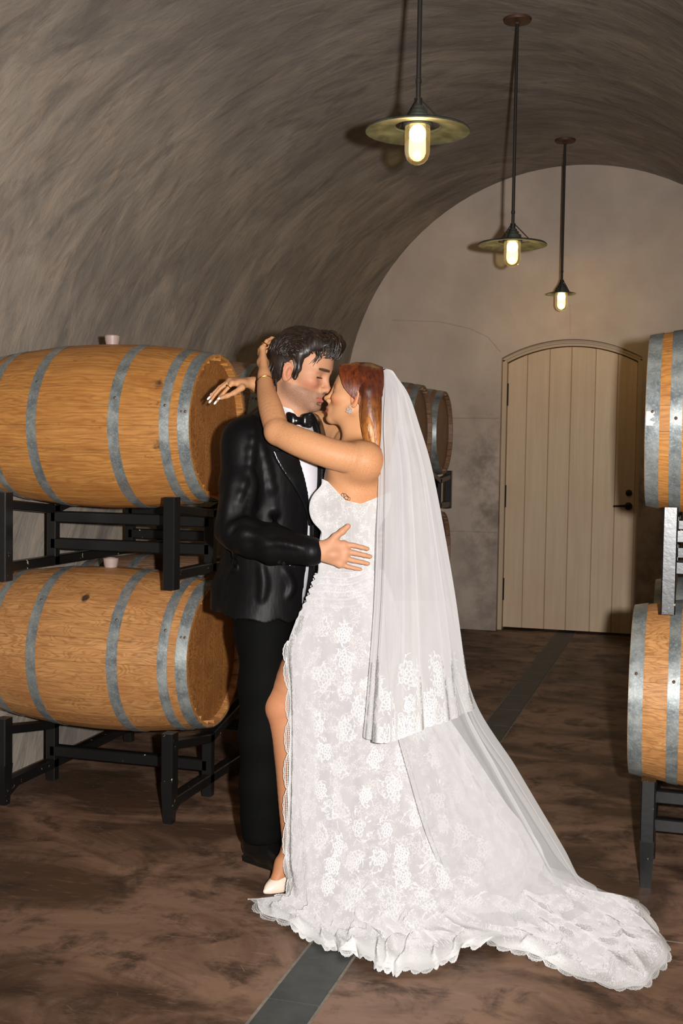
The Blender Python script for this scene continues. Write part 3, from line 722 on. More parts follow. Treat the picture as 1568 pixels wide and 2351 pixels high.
M['hair_g'] = hair_mat('dark_brown_hair', srgb(20,14,10), srgb(48,34,25), 0.42)
M['hair_s'] = hair_mat('copper_strands', srgb(66,26,10), srgb(108,50,21), 0.36, (1.46, 1.58, srgb(150,86,36), srgb(214,150,76)))
M['hair_b'] = hair_mat('auburn_hair', srgb(52,20,9), srgb(84,36,15), 0.42, (1.46, 1.60, srgb(120,64,24), srgb(182,116,52)))
g = N('black_suiting'); p = g.pos(); g.set(Base_Color=srgb(13,12,12), Roughness=0.47, Specular_IOR_Level=0.12)
g.bump(g.noise(g.map(p, (9, 9, 3)), 1.0, 4, .55), .3, .02, g.n('ShaderNodeBump', {'Height': g.noise(p, 420, 2), 'Strength': .08, 'Distance': .001}).outputs[0]); M['jacket'] = g.m
g = N('black_wool'); p = g.pos(); g.set(Base_Color=srgb(10,10,9), Roughness=0.8, Specular_IOR_Level=0.06)
g.bump(g.noise(g.map(p, (9, 9, 2.5)), 1.0, 4, .55), .35, .015); M['wool'] = g.m
M['satin'] = simple('black_satin', srgb(14,14,15), 0.26)
M['shirt'] = simple('white_shirt', srgb(228,226,232), 0.6)
M['leather'] = simple('black_leather', srgb(14,13,12), 0.25)
M['button'] = simple('black_button', srgb(22,20,20), 0.2)
M['gold'] = simple('gold', srgb(214,164,72), 0.25, 1.0)
M['crystal'] = simple('crystal', srgb(225,222,220), 0.08, 0.6)
M['satin_w'] = simple('ivory_satin', srgb(226,204,186), 0.3)
M['ink'] = simple('tattoo_ink', srgb(58,44,42), 0.6)
M['nail'] = simple('white_nail_polish', srgb(240,226,220), 0.15)

# ------------------------------------------------------------------ groom
gr = empty('person', tuple(onfloor(612, 1995)), 'man in a black tuxedo and bow tie, arm around the bride in white', 'person', 'wedding couple')
fc = lambda deg, s=1: s*ER*cos(radians(deg))+EC*sin(radians(deg))
gh = Head(W(694, 847, 3.95), fc(23), radians(-17), 1.04, False)
tf = fc(38); tl = np.cross(EZ, tf)                       # torso: front, left
tr = -tl
gb = Sdf(); gh.add(gb)
nb_ = W(655, 962, 3.985)
gb.cap(gh.w(-.028, 0, -.055), nb_, .059, .062, .03)
gb.cap(gh.w(.030, 0, -.080), nb_+tf*.035, .030, .040, .03)
C0 = W(640, 1100, 3.96); PEL = W(612, 1400, 3.97)
gb.ell(C0, (.115, .165, .20), (tf, tl, EZ), .04)
gb.cap(C0, PEL, .105, .085, .04)
sh_r = W(562, 1012, 3.84); sh_l = W(740, 1000, 4.13)
gb.cap(nb_, sh_r, .05, .05, .04); gb.cap(nb_, sh_l, .05, .05, .04)
el_r = W(541, 1222, 3.745); wr_r = W(727, 1263, 3.640)
el_l = W(700, 1215, 4.21); wr_l = W(775, 1238, 4.03)
gb.cap(sh_r, el_r, .045, .038, .02); gb.cap(el_r, wr_r, .036, .025, .02)
gb.cap(sh_l, el_l, .045, .038, .02); gb.cap(el_l, wr_l, .036, .026, .02)
for hip, kn_, an in ((W(596, 1420, 3.90), W(598, 1680, 3.90), W(601, 1850, 3.93)), (W(640, 1420, 4.05), W(652, 1680, 4.06), W(650, 1840, 4.08))):
    gb.cap(PEL, hip, .08, .055, .03); gb.cap(hip, kn_, .055, .048, .02); gb.cap(kn_, an, .045, .035, .02)
dh = 3.637
H_ = lambda x, y, dd=0.0: W(x, y, dh+dd)
kn = [H_(789, 1250), H_(794, 1266, -.003), H_(790, 1281, -.002), H_(781, 1295)]
fing = [[H_(812, 1252, -.002), H_(832, 1257, .002), H_(844, 1260, .007)], [H_(816, 1270, -.004), H_(838, 1275, .001), H_(850, 1278, .006)],
        [H_(812, 1287, -.002), H_(832, 1291, .002), H_(845, 1294, .006)], [H_(799, 1301, .0), H_(816, 1305, .003), H_(828, 1307, .006)]]
hand(gb, wr_r, H_(765, 1272), kn, fing, [H_(752, 1252), H_(770, 1232, -.004), H_(786, 1220, -.006), H_(799, 1208, -.004)], .0088, .0185)
hand(gb, wr_l, wr_l+ER*.05-EZ*.01, [wr_l+ER*.085+EZ*z for z in (.02, .003, -.014, -.03)], [[wr_l+ER*(.085+a)+EZ*z-EC*-.01*a for a in (.03, .055, .07)] for z in (.024, .004, -.016, -.034)], [wr_l+ER*.03+EZ*.02, wr_l+ER*.05+EZ*.04, wr_l+ER*.07+EZ*.05], .0076, .017)
def lerp(a, b, t): return a+(b-a)*t[:, None]
def face_col(hd, V, base, blush, lip, brow, lash, stub=None):
    q = hd.loc(V); c = np.tile(np.array([*srgb(*base), 0.0]), (len(V), 1)); ay = np.abs(q[:, 1])
    inh = (np.abs(q) < .16).all(1)
    def seg(a, b):
        a = np.array(a); b = np.array(b); r = np.stack([q[:, 0], ay, q[:, 2]], 1)-a; d = b-a
        t = np.clip(r@d/(d@d+1e-12), 0, 1); return np.linalg.norm(r-t[:, None]*d, axis=1)
    def paint(m, col_): c[:, :3] = c[:, :3]+(np.array(srgb(*col_))-c[:, :3])*(m*inh)[:, None]
    paint(sstep(.030, .010, seg((.075, .040, -.030), (.060, .050, -.035)))*.5, blush)
    paint(sstep(.020, .006, seg((.108, 0, -.04), (.11, 0, -.04)))*.35, blush)
    paint(sstep(.030, .012, seg((-.01, .080, -.024), (-.01, .080, -.012)))*.45, blush)
    if stub: 
        m = sstep(.062, .03, seg((.070, .010, -.092), (.010, .058, -.060)))*sstep(-.046, -.056, q[:, 2])*sstep(-.15, -.115, q[:, 2])
        m = np.maximum(m, sstep(.014, .006, seg((.098, .0, -.058), (.088, .024, -.064))))
        c[:, 3] = m*inh; paint(m*.42, stub)
    m = np.maximum(sstep(.0075, .0045, seg((.100, .0, -.0662), (.088, .020, -.0708))), sstep(.0100, .0065, seg((.0985, 0, -.0782), (.087, .018, -.0748))))
    paint(m*(q[:, 0] > .075), lip); c[:, 3] *= 1-m*(q[:, 0] > .075); paint(sstep(.0030, .0012, seg((.101, 0, -.0712), (.088, .023, -.0724)))*.8, (92, 40, 34))
    qb = np.stack([ay, q[:, 2]], 1); ba_ = np.array([.011, .0195]); bd_ = np.array([.047, .0195])-ba_; tb = np.clip((qb-ba_)@bd_/(bd_@bd_), 0, 1)
    db = np.linalg.norm(qb-ba_-tb[:, None]*bd_, axis=1)-.0012*np.sin(tb*pi)
    paint(sstep(brow[1], brow[1]*.45, db)*(q[:, 0] > .04)*brow[2], brow[0])
    paint(sstep(.0036, .0014, seg((.0830, .018, -.0085), (.0790, .044, -.0085)))*(q[:, 0] > .05), lash)
    paint(sstep(.016, .006, seg((.082, .030, .0065), (.078, .040, .0065)))*(q[:, 0] > .05)*.25, (150, 92, 76))
    return c, q, inh
def gcol(V):
    c, q, inh = face_col(gh, V, (182, 132, 100), (176, 102, 80), (164, 92, 78), ((34, 24, 20), .0056, .9), (30, 20, 18), (132, 104, 90))
    return c
sdf_obj('body', gb, .0028, M['skin_g'], gr, gcol)

# shirt, jacket and trousers share one torso form
def torso_sdf(off, arms, low):
    s = Sdf()
    s.ell(C0+EZ*.01, (.118+off, .168+off, .235+off), (tf, tl, EZ), .05)
    s.cap(C0-EZ*.05-tf*.005, PEL+EZ*.06, .118+off, .120+off, .05)
    s.ell((C0+PEL)/2, (.112+off, .152+off, .22), (tf, tl, EZ), .05)
    s.cap(nb_-EZ*.045-tf*.01, sh_r-EZ*.010, .046+off, .050+off, .05); s.cap(nb_-EZ*.045-tf*.01, sh_l-EZ*.010, .046+off, .050+off, .05)
    return s
sh = torso_sdf(.006, False, 0)
for (e, w_) in ((el_r, wr_r), (el_l, wr_l)): sh.cap(e+(w_-e)*.7, e+(w_-e)*.965, .034, .031, .01)
# collar: a band round the neck, open at the throat
nk = nrm(gh.w(-.028, 0, -.055)-nb_)
sh.fn(lambda p: np.maximum(np.abs(np.linalg.norm((p-nb_)-((p-nb_)@nk)[:, None]*nk, axis=1)-.071+.10*((p-nb_)@nk))-.0030, np.abs((p-nb_)@nk-.018-.10*((p-nb_)@(-tf)))-.028), nb_, .11, .008)
sdf_obj('shirt', sh, .004, M['shirt'], gr)

jk = torso_sdf(.020, True, 0)
jk.chain([sh_r, (sh_r+el_r)/2-ER*.006, el_r, (el_r+wr_r)/2+EZ*-.012, el_r+(wr_r-el_r)*.93+EZ*-.008], [.068, .064, .0600, .062, .049], .02, .05)
jk.chain([sh_l, el_l, el_l+(wr_l-el_l)*.9], [.066, .058, .048], .02, .05)
# skirts of the coat, flared towards the vent at the back
hem_c = W(612, 1412, 3.97)
jk.cap((C0+PEL)/2-EZ*.06, hem_c-EZ*.02, .135, .150, .06)
jk.ell(PEL-EZ*.06, (.150, .178, .16), (tf, tl, EZ), .06)
jk.chain([W(560, 1270, 3.93), W(520, 1350, 3.95), W(503, 1392, 3.96)], [.055, .040, .024], .05)
fold = sines(7, .10, (1, 1, .55)); fold2 = sines(6, .035, (1, 1, .6)); armax = nrm(wr_r-el_r)
fold3 = sines(5, .030, (2.2, .6, .6), (armax, EZ, EC))
eb0 = el_r+.06*nrm(sh_r-el_r)
def jk_folds(p, d):
    ne = np.exp(-((p-el_r)**2).sum(1)/.14**2)
    return d-.0040*fold(p)-.0022*np.abs(fold2(p))-ne*.0075*fold3(p)
jk.post.append(jk_folds)
def cr_(C, n):
    C = np.asarray(C, float); m = len(C); t = np.linspace(0, m-1, n); i = np.clip(t.astype(int), 0, m-2); f = (t-i)[:, None]
    g = lambda j: C[np.clip(i+j, 0, m-1)]
    a, b, c, d = g(-1), g(0), g(1), g(2)
    return .5*(2*b+(c-a)*f+(2*a-5*b+4*c-d)*f**2+(3*b-a-3*c+d)*f**3)
# creases of the sleeve and the coat front, laid along the cloth
_j0 = Sdf(); _j0.P = list(jk.P)
for L, r0 in (([(578, 972), (583, 1000), (576, 1040), (574, 1075), (558, 1120), (548, 1150)], .011), ([(574, 1078), (584, 1110), (576, 1150), (566, 1185)], .010), ([(602, 1020), (614, 1070), (622, 1120), (630, 1180), (636, 1212)], .010),
              ([(519, 1225), (532, 1205), (556, 1196), (582, 1206)], .011), ([(536, 1236), (560, 1224), (590, 1232), (616, 1250)], .012), ([(592, 1255), (640, 1246), (690, 1256)], .010), ([(600, 1300), (606, 1340), (600, 1380)], .012), ([(655, 1310), (672, 1345), (662, 1372)], .012), ([(540, 1270), (528, 1320), (515, 1370)], .010)):
    P = [_j0.hit(x, y, 3.2) for x, y in L]; P = [q for q in P if q is not None]
    P = cr_(P, 9); P = [q-_j0.grad(q)[0]*r0*.72 for q in P]
    jk.chain(P, list(r0*np.sin(np.linspace(.5, pi-.5, len(P)))), .016)
# hem and front opening
hz = float(hem_c[2])
def jk_cut(p, d):
    q = p-C0; x = q@tf; y = q@tl; z = q[:, 2]
    hem = hz-p[:, 2]+.006*np.sin(9*y*10)+.02*sstep(.05, -.16, x)
    d = np.maximum(d, hem)
    zb = -.150                                                     # button stance
    half = np.where(z > zb, .012+(z-zb)*.245, .012-(z-zb)*.10)
    inV = np.minimum(half-np.abs(y-.006), x-.02)                  # > 0 inside the opening
    d = np.maximum(d, np.where(x > 0, inV, -1))
    nkc = .083-np.linalg.norm((p-nb_)-((p-nb_)@nk)[:, None]*nk, axis=1)
    return np.maximum(d, np.where(z > .19, nkc, -1))
jk.post.append(jk_cut)
jo = sdf_obj('jacket', jk, .0042, M['jacket'], gr)
# satin lapels: a thin shell over the coat beside the opening
lp = torso_sdf(.0275, False, 0)
def lp_cut(p, d):
    q = p-C0; x = q@tf; y = np.abs(q@tl-.006); z = q[:, 2]; zb = -.150
    half = .012+(z-zb)*.245; wid = .004+.070*sstep(zb, .08, z)*(1-.35*sstep(.10, .22, z))
    notch = np.where((z > .095) & (z < .112), .030-(half+wid-y), -1)
    d = np.abs(d+.0015)-.0050
    d = np.maximum(d, np.maximum(half-.002-y, y-half-wid)); d = np.maximum(d, notch); d = np.maximum(d, zb-z); d = np.maximum(d, .005-x)
    nkc = .080-np.linalg.norm((p-nb_)-((p-nb_)@nk)[:, None]*nk, axis=1)
    return np.maximum(d, np.where(z > .19, nkc, -1))
lp.post.append(lp_cut)
lo_ = sdf_obj('lapels', lp, .0028, M['satin'], gr)
lo_.parent = jo; 
def on(s, px, py, lift=0.0, d0=3.3):
    p = s.hit(px, py, d0); n = s.grad(p)[0]; return p+n*lift, n
def disc(px, py, s, r, t, par, mat, name):
    p, n = on(s, px, py); e = nrm(np.cross(n, EZ)); f = np.cross(n, e); b = MB(); base = np.array(gr.location)
    V = []; m = 14
    for rr, tt in ((r, -t), (r, t*.6), (r*.8, t), (r*.5, t*.7)):
        V += [p-base+n*tt+rr*(cos(a)*e+sin(a)*f) for a in np.linspace(0, 2*pi, m, False)]
    F = [(i*m+k, i*m+(k+1) % m, (i+1)*m+(k+1) % m, (i+1)*m+k) for i in range(3) for k in range(m)]+[tuple(range(3*m, 4*m))]
    b.add(V, F); return b.build(name, mat, par)
for x, y in ((641, 1290), (651, 1293), (662, 1297), (673, 1300)): disc(x, y, jk, .0065, .0035, jo, M['button'], 'button')
disc(711, 1193, jk, .009, .004, jo, M['button'], 'button')
for x, y in ((706, 1090), (711, 1130)): disc(x, y, sh, .005, .002, gr, M['shirt'], 'shirt_stud')

# bow tie: knot and two pleated wings
bt = Sdf(); bc = W(687, 966, 3.815); bx = nrm(np.cross(EZ, -fc(30)))*-1
bx = ER*cos(radians(35))-EC*sin(radians(35))*-0.35; bx = nrm(bx); bn = nrm(np.cross(bx, EZ)); bn = bn if bn@EC > 0 else -bn
bfr = (bx, bn, EZ)
bt.ell(bc, (.011, .010, .013), bfr, .004)
for s_ in (-1, 1):
    for dz_, tz in ((.013, .010), (.002, 0), (-.010, -.008)):
        bt.chain([bc+bx*s_*.007, bc+bx*s_*.020+EZ*dz_*.9+bn*.004, bc+bx*s_*(.037-abs(tz)*.2)+EZ*(dz_*1.5)-bn*.002], [.006, .0088, .0080], .009)
bfold = sines(5, .012, (.3, .3, 1.8))
bt.post.append(lambda p, d: d-.0008*bfold(p))
sdf_obj('bow_tie', bt, .0018, M['satin'], gr)

# trousers and shoes
ts = Sdf()
ts.ell(PEL-EZ*.05, (.100, .128, .13), (tf, tl, EZ), .05)
for hip, kn_, an, k_ in ((W(607, 1450, 3.88), W(600, 1690, 3.885), W(601, 1905, 3.93), 0), (W(655, 1450, 4.06), W(668, 1690, 4.07), W(655, 1890, 4.09), 1)):
    ts.chain([hip, (hip+kn_)/2, kn_, (kn_+an)/2, an], [.084, .078, .0710, .067, .066], .03, .06)
tfold = sines(6, .09, (1, 1, .4)); tf2 = sines(5, .03, (.7, .7, 1.3)); zt = float(W(600, 1905, 3.93)[2]); crease = None
ts.post.append(lambda p, d: np.maximum(d-.0035*tfold(p)-.003*tf2(p)*np.exp(-((p[:, 2]-zt-.05)/.08)**2), zt-.035-p[:, 2]+.02*((p-nb_)@tf)*0))
sdf_obj('trousers', ts, .0045, M['wool'], gr)
def dress_shoe(heel, ang, L=.285):
    s = Sdf(); a = nrm(fc(ang)*1.0); a[2] = 0; a = nrm(a); sd = np.cross(EZ, a); P = lambda x, y, z: heel+a*x*L+sd*y+EZ*z
    s.chain([P(.10, 0, .045), P(.30, 0, .044), P(.62, 0, .034), P(.88, .004, .026)], [.036, .037, .037, .026], .03)
    s.cap(P(.12, 0, .07), P(.22, 0, .10), .036, .035, .03); s.cap(P(.22, 0, .085), P(.55, 0, .052), .034, .022, .03)
    def sole(p):
        q = p-heel; x = q@a/L; y = q@sd; w_ = np.interp(x, [0, .05, .3, .45, .7, .9, 1.0], [.015, .033, .034, .031, .043, .034, .006])
        return np.maximum(np.maximum(np.abs(y)-w_, np.abs(q[:, 2]-.008)-.007), np.maximum(-x*L, (x-1)*L))
    s.fn(sole, P(.5, 0, .01), .17, .004); s.fn(lambda p: np.maximum(np.maximum(np.abs((p-heel)@a-.035)-.034, np.abs((p-heel)@sd)-.031), np.abs(p[:, 2]-.012)-.0118), P(.12, 0, .01), .06, .003)
    s.post.append(lambda p, d: np.maximum(d, .0005-p[:, 2]))
    return s
sh1 = dress_shoe(onfloor(570, 1972), 42); sdf_obj('shoe', sh1, .0032, M['leather'], gr)
sdf_obj('shoe', dress_shoe(onfloor(628, 1930), 30), .004, M['leather'], gr)

# hair: a cap plus swept-back locks
hc = gh
def flow(hd, al, ga, lift, ce=(-.012, 0, .030), re=(.106, .086, .094)):
    """al: angle over the head from the brow to the nape, ga: sideways"""
    ca, sa, cg, sg = cos(al), sin(al), cos(ga), sin(ga); k = 1+lift
    return hd.w(ce[0]+re[0]*k*ca*cg, ce[1]+re[1]*k*sg, ce[2]+re[2]*k*sa*cg)
hs = Sdf(); k = gh.k
hs.ell(gh.w(-.018, 0, .044), np.array([.104, .083, .090])*k, gh.fr, .02)
hs.ell(gh.w(-.055, 0, -.005), np.array([.062, .078, .075])*k, gh.fr, .03)
hs.cap(gh.w(-.065, .025, -.045), gh.w(-.062, .02, -.085), .032*k, .020*k, .03); hs.cap(gh.w(-.065, -.025, -.045), gh.w(-.062, -.02, -.085), .032*k, .020*k, .03)
hs.chain([gh.w(.055, .02, .108), gh.w(.088, .0, .102), gh.w(.104, -.012, .082)], [.030*k, .026*k, .015*k], .03)
hs.chain([gh.w(.040, -.045, .095), gh.w(.080, -.035, .092), gh.w(.098, -.030, .072)], [.030*k, .024*k, .012*k], .03)
for s_ in (-1, 1): hs.cap(gh.w(.012, s_*.070, .045), gh.w(.022, s_*.0735, .002), .020*k, .010*k, .02); hs.cap(gh.w(.022, s_*.073, .005), gh.w(.019, s_*.0735, -.030), .009*k, .006*k, .01)
groove = sines(9, .012, (.35, 1.3, 1.0), gh.fr)
def hair_cut(p, d):
    q = gh.loc(p)
    d = d-.0028*groove(p)
    # bare face and ears
    face = np.maximum(np.maximum(.040-q[:, 0]+.55*np.maximum(q[:, 2]-.045, 0)*0, q[:, 2]-.068-.25*(.075-q[:, 0])), -1)   # <0 inside the bare block
    face = np.maximum(face, np.abs(q[:, 1])-.068+.0*q[:, 0])
    side = np.maximum(np.maximum(.032-q[:, 0], q[:, 2]-.035-1.0*(q[:, 0]-.03)), .02-np.abs(q[:, 1]))
    ear = np.maximum(np.maximum(-.034-q[:, 0], q[:, 0]-.012), np.maximum(q[:, 2]-.006, .055-np.abs(q[:, 1])))
    d = np.maximum(d, -face); d = np.maximum(d, -side); return np.maximum(d, -ear)
hs.post.append(hair_cut)
ho = sdf_obj('hair', hs, .0026, M['hair_g'], gr, smooth=1)
b = MB(); base = np.array(gr.location); r_ = np.random.default_rng(3)
for i in range(900):
    ga = radians(r_.uniform(-78, 78)); side = abs(ga)/radians(78)
    a0 = radians(r_.uniform(50, 150)) if r_.random() < .7 else radians(r_.uniform(42, 60)); a0 -= radians(26)*side*(1 if a0 < 1.2 else 0)
    ln = radians(r_.uniform(34, 75)); a1 = min(a0+ln, radians(206-18*side)); n_ = 9; P = []
    if a1-a0 < .2: continue
    wv = r_.uniform(.01, .05); ph = r_.uniform(0, 6.3); dg = r_.normal()*.10; l0 = r_.uniform(.0, .05)
    for t in np.linspace(0, 1, n_):
        al = a0+(a1-a0)*t; g_ = ga+dg*t+wv*sin(ph+5*t)
        fr_ = max(0, 1-abs(al-radians(62))/radians(38))*(1-side)
        P.append(flow(gh, al, g_, l0+.10*fr_+.02*sin(pi*t)+.012*sin(ph*2+7*t))-base)
    r0 = r_.uniform(.0011, .0030)*gh.k
    b.tube(P, [r0*(.35+.9*sin(pi*min(.95, .12+.85*t))) for t in np.linspace(0, 1, n_)], 5)
# quiff curling forward over the brow, strands on the temple, sideburns and nape
for i in range(190):
    y = r_.uniform(-.055, .045); x0 = r_.uniform(.02, .06); zt_ = r_.uniform(.108, .142)-.35*abs(y); out = r_.uniform(.090, .118)-.25*abs(y+.01); dn = r_.uniform(.062, .10)
    P = [gh.w(x0-.02, y*1.1, zt_-.012), gh.w(x0+.012, y, zt_+.004), gh.w((x0+out)/2+.014, y-.004, zt_+.002), gh.w(out, y-.010, zt_-.014), gh.w(out+.004, y-.014, dn+.004), gh.w(out-.006, y-.018, dn-.006)]
    P = cr_([p_-base for p_ in P], 14); b.tube(P, np.interp(np.linspace(0, 5, 14), range(6), [.6, 1, 1.1, 1, .8, .25])*r_.uniform(.0012, .0028), 5)
for i in range(22):
    y = -r_.uniform(.045, .060); x = r_.uniform(.045, .068); z = r_.uniform(.07, .085); e = r_.uniform(.018, .045)
    P = [gh.w(x-.02, y-.006, z+.012), gh.w(x, y-.006, z), gh.w(x+.010, y-.004, z-.016), gh.w(x+.012+r_.normal()*.004, y-.006, (z+e)/2), gh.w(x+.004+r_.normal()*.004, y-.010, e)]
    b.tube(cr_([p_-base for p_ in P], 11), np.interp(np.linspace(0, 4, 11), range(5), [.8, 1, 1, .7, .2])*r_.uniform(.0012, .0024), 4)
for s_ in (-1, 1):
    for i in range(26):
        x = r_.uniform(.006, .030); P = [gh.w(x-.03, s_*.080, .05), gh.w(x-.012, s_*.081, .024), gh.w(x, s_*.079, .004), gh.w(x+r_.normal()*.002, s_*.0775, -.020-r_.uniform(0, .016))]
        b.tube([p_-base for p_ in P], np.array([.8, 1, .9, .2])*r_.uniform(.0016, .0028), 4)
    for i in range(40):
        x = r_.uniform(-.085, -.03); y = s_*r_.uniform(.015, .068)*(1 if x > -.07 else .7)
        P = [gh.w(x-.006, y*1.16, -.005), gh.w(x-.010, y*1.14, -.035), gh.w(x-.002, y*1.0, -.068), gh.w(x+.010+r_.normal()*.004, y*.86, -.096-r_.uniform(0, .02))]
        b.tube([p_-base for p_ in P], np.array([.8, 1.1, .9, .2])*r_.uniform(.0022, .0042), 4)
lk = b.build('hair_locks', M['hair_g'], None, angle=0); lk.parent = ho; lk['kind'] = 'stuff'

# ------------------------------------------------------------------ bride
br = empty('person', tuple(onfloor(720, 2060)), 'woman with auburn hair in white lace wedding dress and veil, embracing the man', 'person', 'wedding couple')
bh = Head(W(822, 905, 3.77), -ER*cos(radians(12))-EC*sin(radians(12)), radians(10), .92, True, .90)
bf = -ER*cos(radians(6))-EC*sin(radians(6)); bl = np.cross(EZ, bf)          # facing, her left (towards the camera)
bfr = (bf, bl, EZ)
bb = Sdf(); bh.add(bb)
nbk = W(836, 1022, 3.80)
bb.cap(bh.w(-.030, 0, -.050), nbk, .046, .050, .03)
bb.cap(bh.w(.022, 0, -.078), nbk+bf*.030, .026, .034, .03)
RC = W(812, 1120, 3.805); WA = W(800, 1275, 3.80); HP = W(805, 1400, 3.80)
bb.ell(RC, (.098, .140, .150), bfr, .04); bb.ell(W(818, 1075, 3.81), (.072, .135, .075), bfr, .04)
bb.ell(WA, (.092, .118, .16), bfr, .06); bb.ell(HP, (.112, .165, .13), bfr, .06)
for y in (-1, 1): bb.ell(W(762, 1165, 3.80)+bl*.070*y, (.058, .062, .066), bfr, .03)
shl = W(838, 1058, 3.655); shr = W(808, 1020, 3.965)
bb.chain([nbk-EZ*.01, shl], [.044, .046], .04); bb.chain([nbk-EZ*.01, shr], [.044, .044], .04)
bb.cap(W(846, 1080, 3.72), W(846, 1150, 3.76), .055, .06, .05)                # shoulder blade
bb.ell(W(800, 1062, 3.80)+bl*.10, (.050, .045, .050), bfr, .05)                  # chest into the armpit
ell_ = W(637, 992, 3.69); wrl = W(607, 862, 3.885)
# near arm: over his shoulder, hand in the hair at the back of his head
bb.limb([shl, W(765, 1043, 3.64), W(690, 1016, 3.655), ell_], [.051, .0475, .0460, .0410], .05)
bb.limb([ell_, W(622, 940, 3.765), W(611, 898, 3.835), wrl], [.0395, .0385, .0300, .0215], .012)
kd = 3.965
knb = [W(603, 799, kd-.030), W(600, 804, kd-.012), W(599, 810, kd+.006), W(601, 817, kd+.022)]
fb = [[W(612, 783, kd-.020), W(624, 776, kd+.004), W(634, 778, kd+.024)], [W(611, 789, kd), W(624, 785, kd+.022), W(634, 787, kd+.04)], [W(611, 796, kd+.018), W(624, 795, kd+.036), W(634, 797, kd+.05)], [W(613, 806, kd+.036), W(624, 806, kd+.05), W(632, 809, kd+.06)]]
hand(bb, wrl, W(604, 832, 3.93), knb, fb, [W(614, 846, 3.935), W(626, 838, 3.965), W(634, 832, 3.99), W(640, 826, 4.01)], .0068, .0135)
# far arm: behind his neck, the hand hanging past his other shoulder
elr = W(668, 962, 4.155); wrr = W(583, 880, 4.02)
bb.limb([shr, W(745, 975, 4.08), elr], [.047, .044, .041], .05); bb.limb([elr, W(625, 915, 4.09), wrr], [.040, .035, .0215], .012)
hd = 3.985
knr = [W(533, 880, hd-.018), W(528, 876, hd-.002), W(527, 874, hd+.012), W(530, 874, hd+.026)]
fr4 = [[W(516, 899, hd-.026), W(505, 911, hd-.024), W(497, 922, hd-.02)], [W(506, 892, hd-.006), W(494, 906, hd-.004), W(485, 919, hd)], [W(504, 889, hd+.010), W(492, 901, hd+.012), W(482, 912, hd+.014)], [W(509, 886, hd+.026), W(498, 895, hd+.03), W(489, 903, hd+.032)]]
hand(bb, wrr, W(556, 880, hd+.004), knr, fr4, [W(556, 890, hd-.022), W(538, 902, hd-.034), W(522, 909, hd-.036), W(508, 914, hd-.034)], .0066, .0135)
# legs: the near knee comes out of the slit
kne = W(651, 1622, 3.835); ank = W(671, 1957, 3.835)
bb.limb([W(775, 1420, 3.83), W(712, 1510, 3.825), kne], [.090, .081, .058], .06)
bb.limb([kne, W(667, 1735, 3.84), W(668, 1850, 3.835), ank], [.056, .0535, .0405, .0300], .012)
bb.ell(W(640, 1622, 3.825), (.034, .036, .044), bfr, .03)
toe = onfloor(612, 2044, .012); heel = np.array([ank[0], ank[1], .075])+ER*.012
bb.chain([ank, heel*.6+toe*.4+EZ*.030, toe+(heel-toe)*.28+EZ*-.004], [.031, .027, .020], .025)
bb.cap(ank, heel, .030, .024, .02)
bb.chain([W(820, 1420, 3.87), W(800, 1680, 3.92), W(800, 1960, 3.90)], [.085, .055, .03], .03, .06)
def bcol(V):
    c, q, inh = face_col(bh, V, (187, 136, 96), (190, 110, 80), (178, 84, 72), ((150, 92, 60), .0046, .55), (44, 26, 20))
    arm = np.zeros(len(V))
    for a, b_ in ((shl, ell_), (ell_, wrl), (shl, W(846, 1110, 3.70))):
        d = b_-a; t = np.clip((V-a)@d/(d@d), 0, 1); arm = np.maximum(arm, sstep(.11, .05, np.linalg.norm(V-a-t[:, None]*d, axis=1)))
    zl = float(W(700, 1500, 3.8)[2]); arm = np.maximum(arm, .28*(V[:, 2] < zl)); arm = np.maximum(arm, inh*.12)
    c[:, 3] = np.maximum(arm*(1-inh*.7), 0)
    for kp in (kne,): 
        m = sstep(.10, .03, np.linalg.norm(V-kp, axis=1))*.45; c[:, :3] += (np.array(srgb(206, 132, 100))-c[:, :3])*m[:, None]
    low = sstep(zl+.1, zl, V[:, 2])*.5; c[:, :3] += (np.array(srgb(170, 108, 76))-c[:, :3])*low[:, None]
    return c
bo_ = sdf_obj('body', bb, .0028, M['skin_b'], br, bcol)
BB = np.array(br.location)
# nails, jewellery, tattoo
for J in fr4+[[0, W(522, 909, hd-.036), W(508, 914, hd-.034)]]:
    t_ = J[-1]; d = nrm(J[-1]-J[-2]); b = MB(); V_ = []
    up = nrm(EC-d*(EC@d)+EZ*.3); sd = np.cross(d, up); m = 10
    V_ = [t_-BB+up*.0052+d*(.006+.0075*cos(a))+sd*.0036*sin(a)-up*.0012*abs(sin(a)) for a in np.linspace(0, 2*pi, m, False)]
    V_ += [v-up*.003 for v in V_]; b.add(V_, [tuple(range(m)), tuple(range(2*m-1, m-1, -1))]+[(i, i+m, (i+1) % m+m, (i+1) % m) for i in range(m)])
    o = b.build('fingernail', M['nail'], br); o.parent = bo_; o.location = (0, 0, 0)
def ringtube(name, c, n, r, tr_, mat, par=None):
    b = MB(); b.tube([p_-BB for p_ in circ(c, n, r)], tr_, 6, False); return b.build(name, mat, par or br)
ringtube('bracelet', W(608.5, 877, 3.866), wrl-W(619, 935, 3.78), .0262, .0016, M['gold'])
ringtube('bracelet', W(588, 885, 4.03), wrr-W(625, 915, 4.09), .0262, .0018, M['gold'])
ringtube('finger_ring', W(608, 791, kd-.025), fb[0][0]-knb[0], .0100, .0022, M['gold'])
ringtube('finger_ring', W(524, 888, hd-.022), fr4[0][0]-knr[0], .0092, .0016, M['gold'])
b = MB()
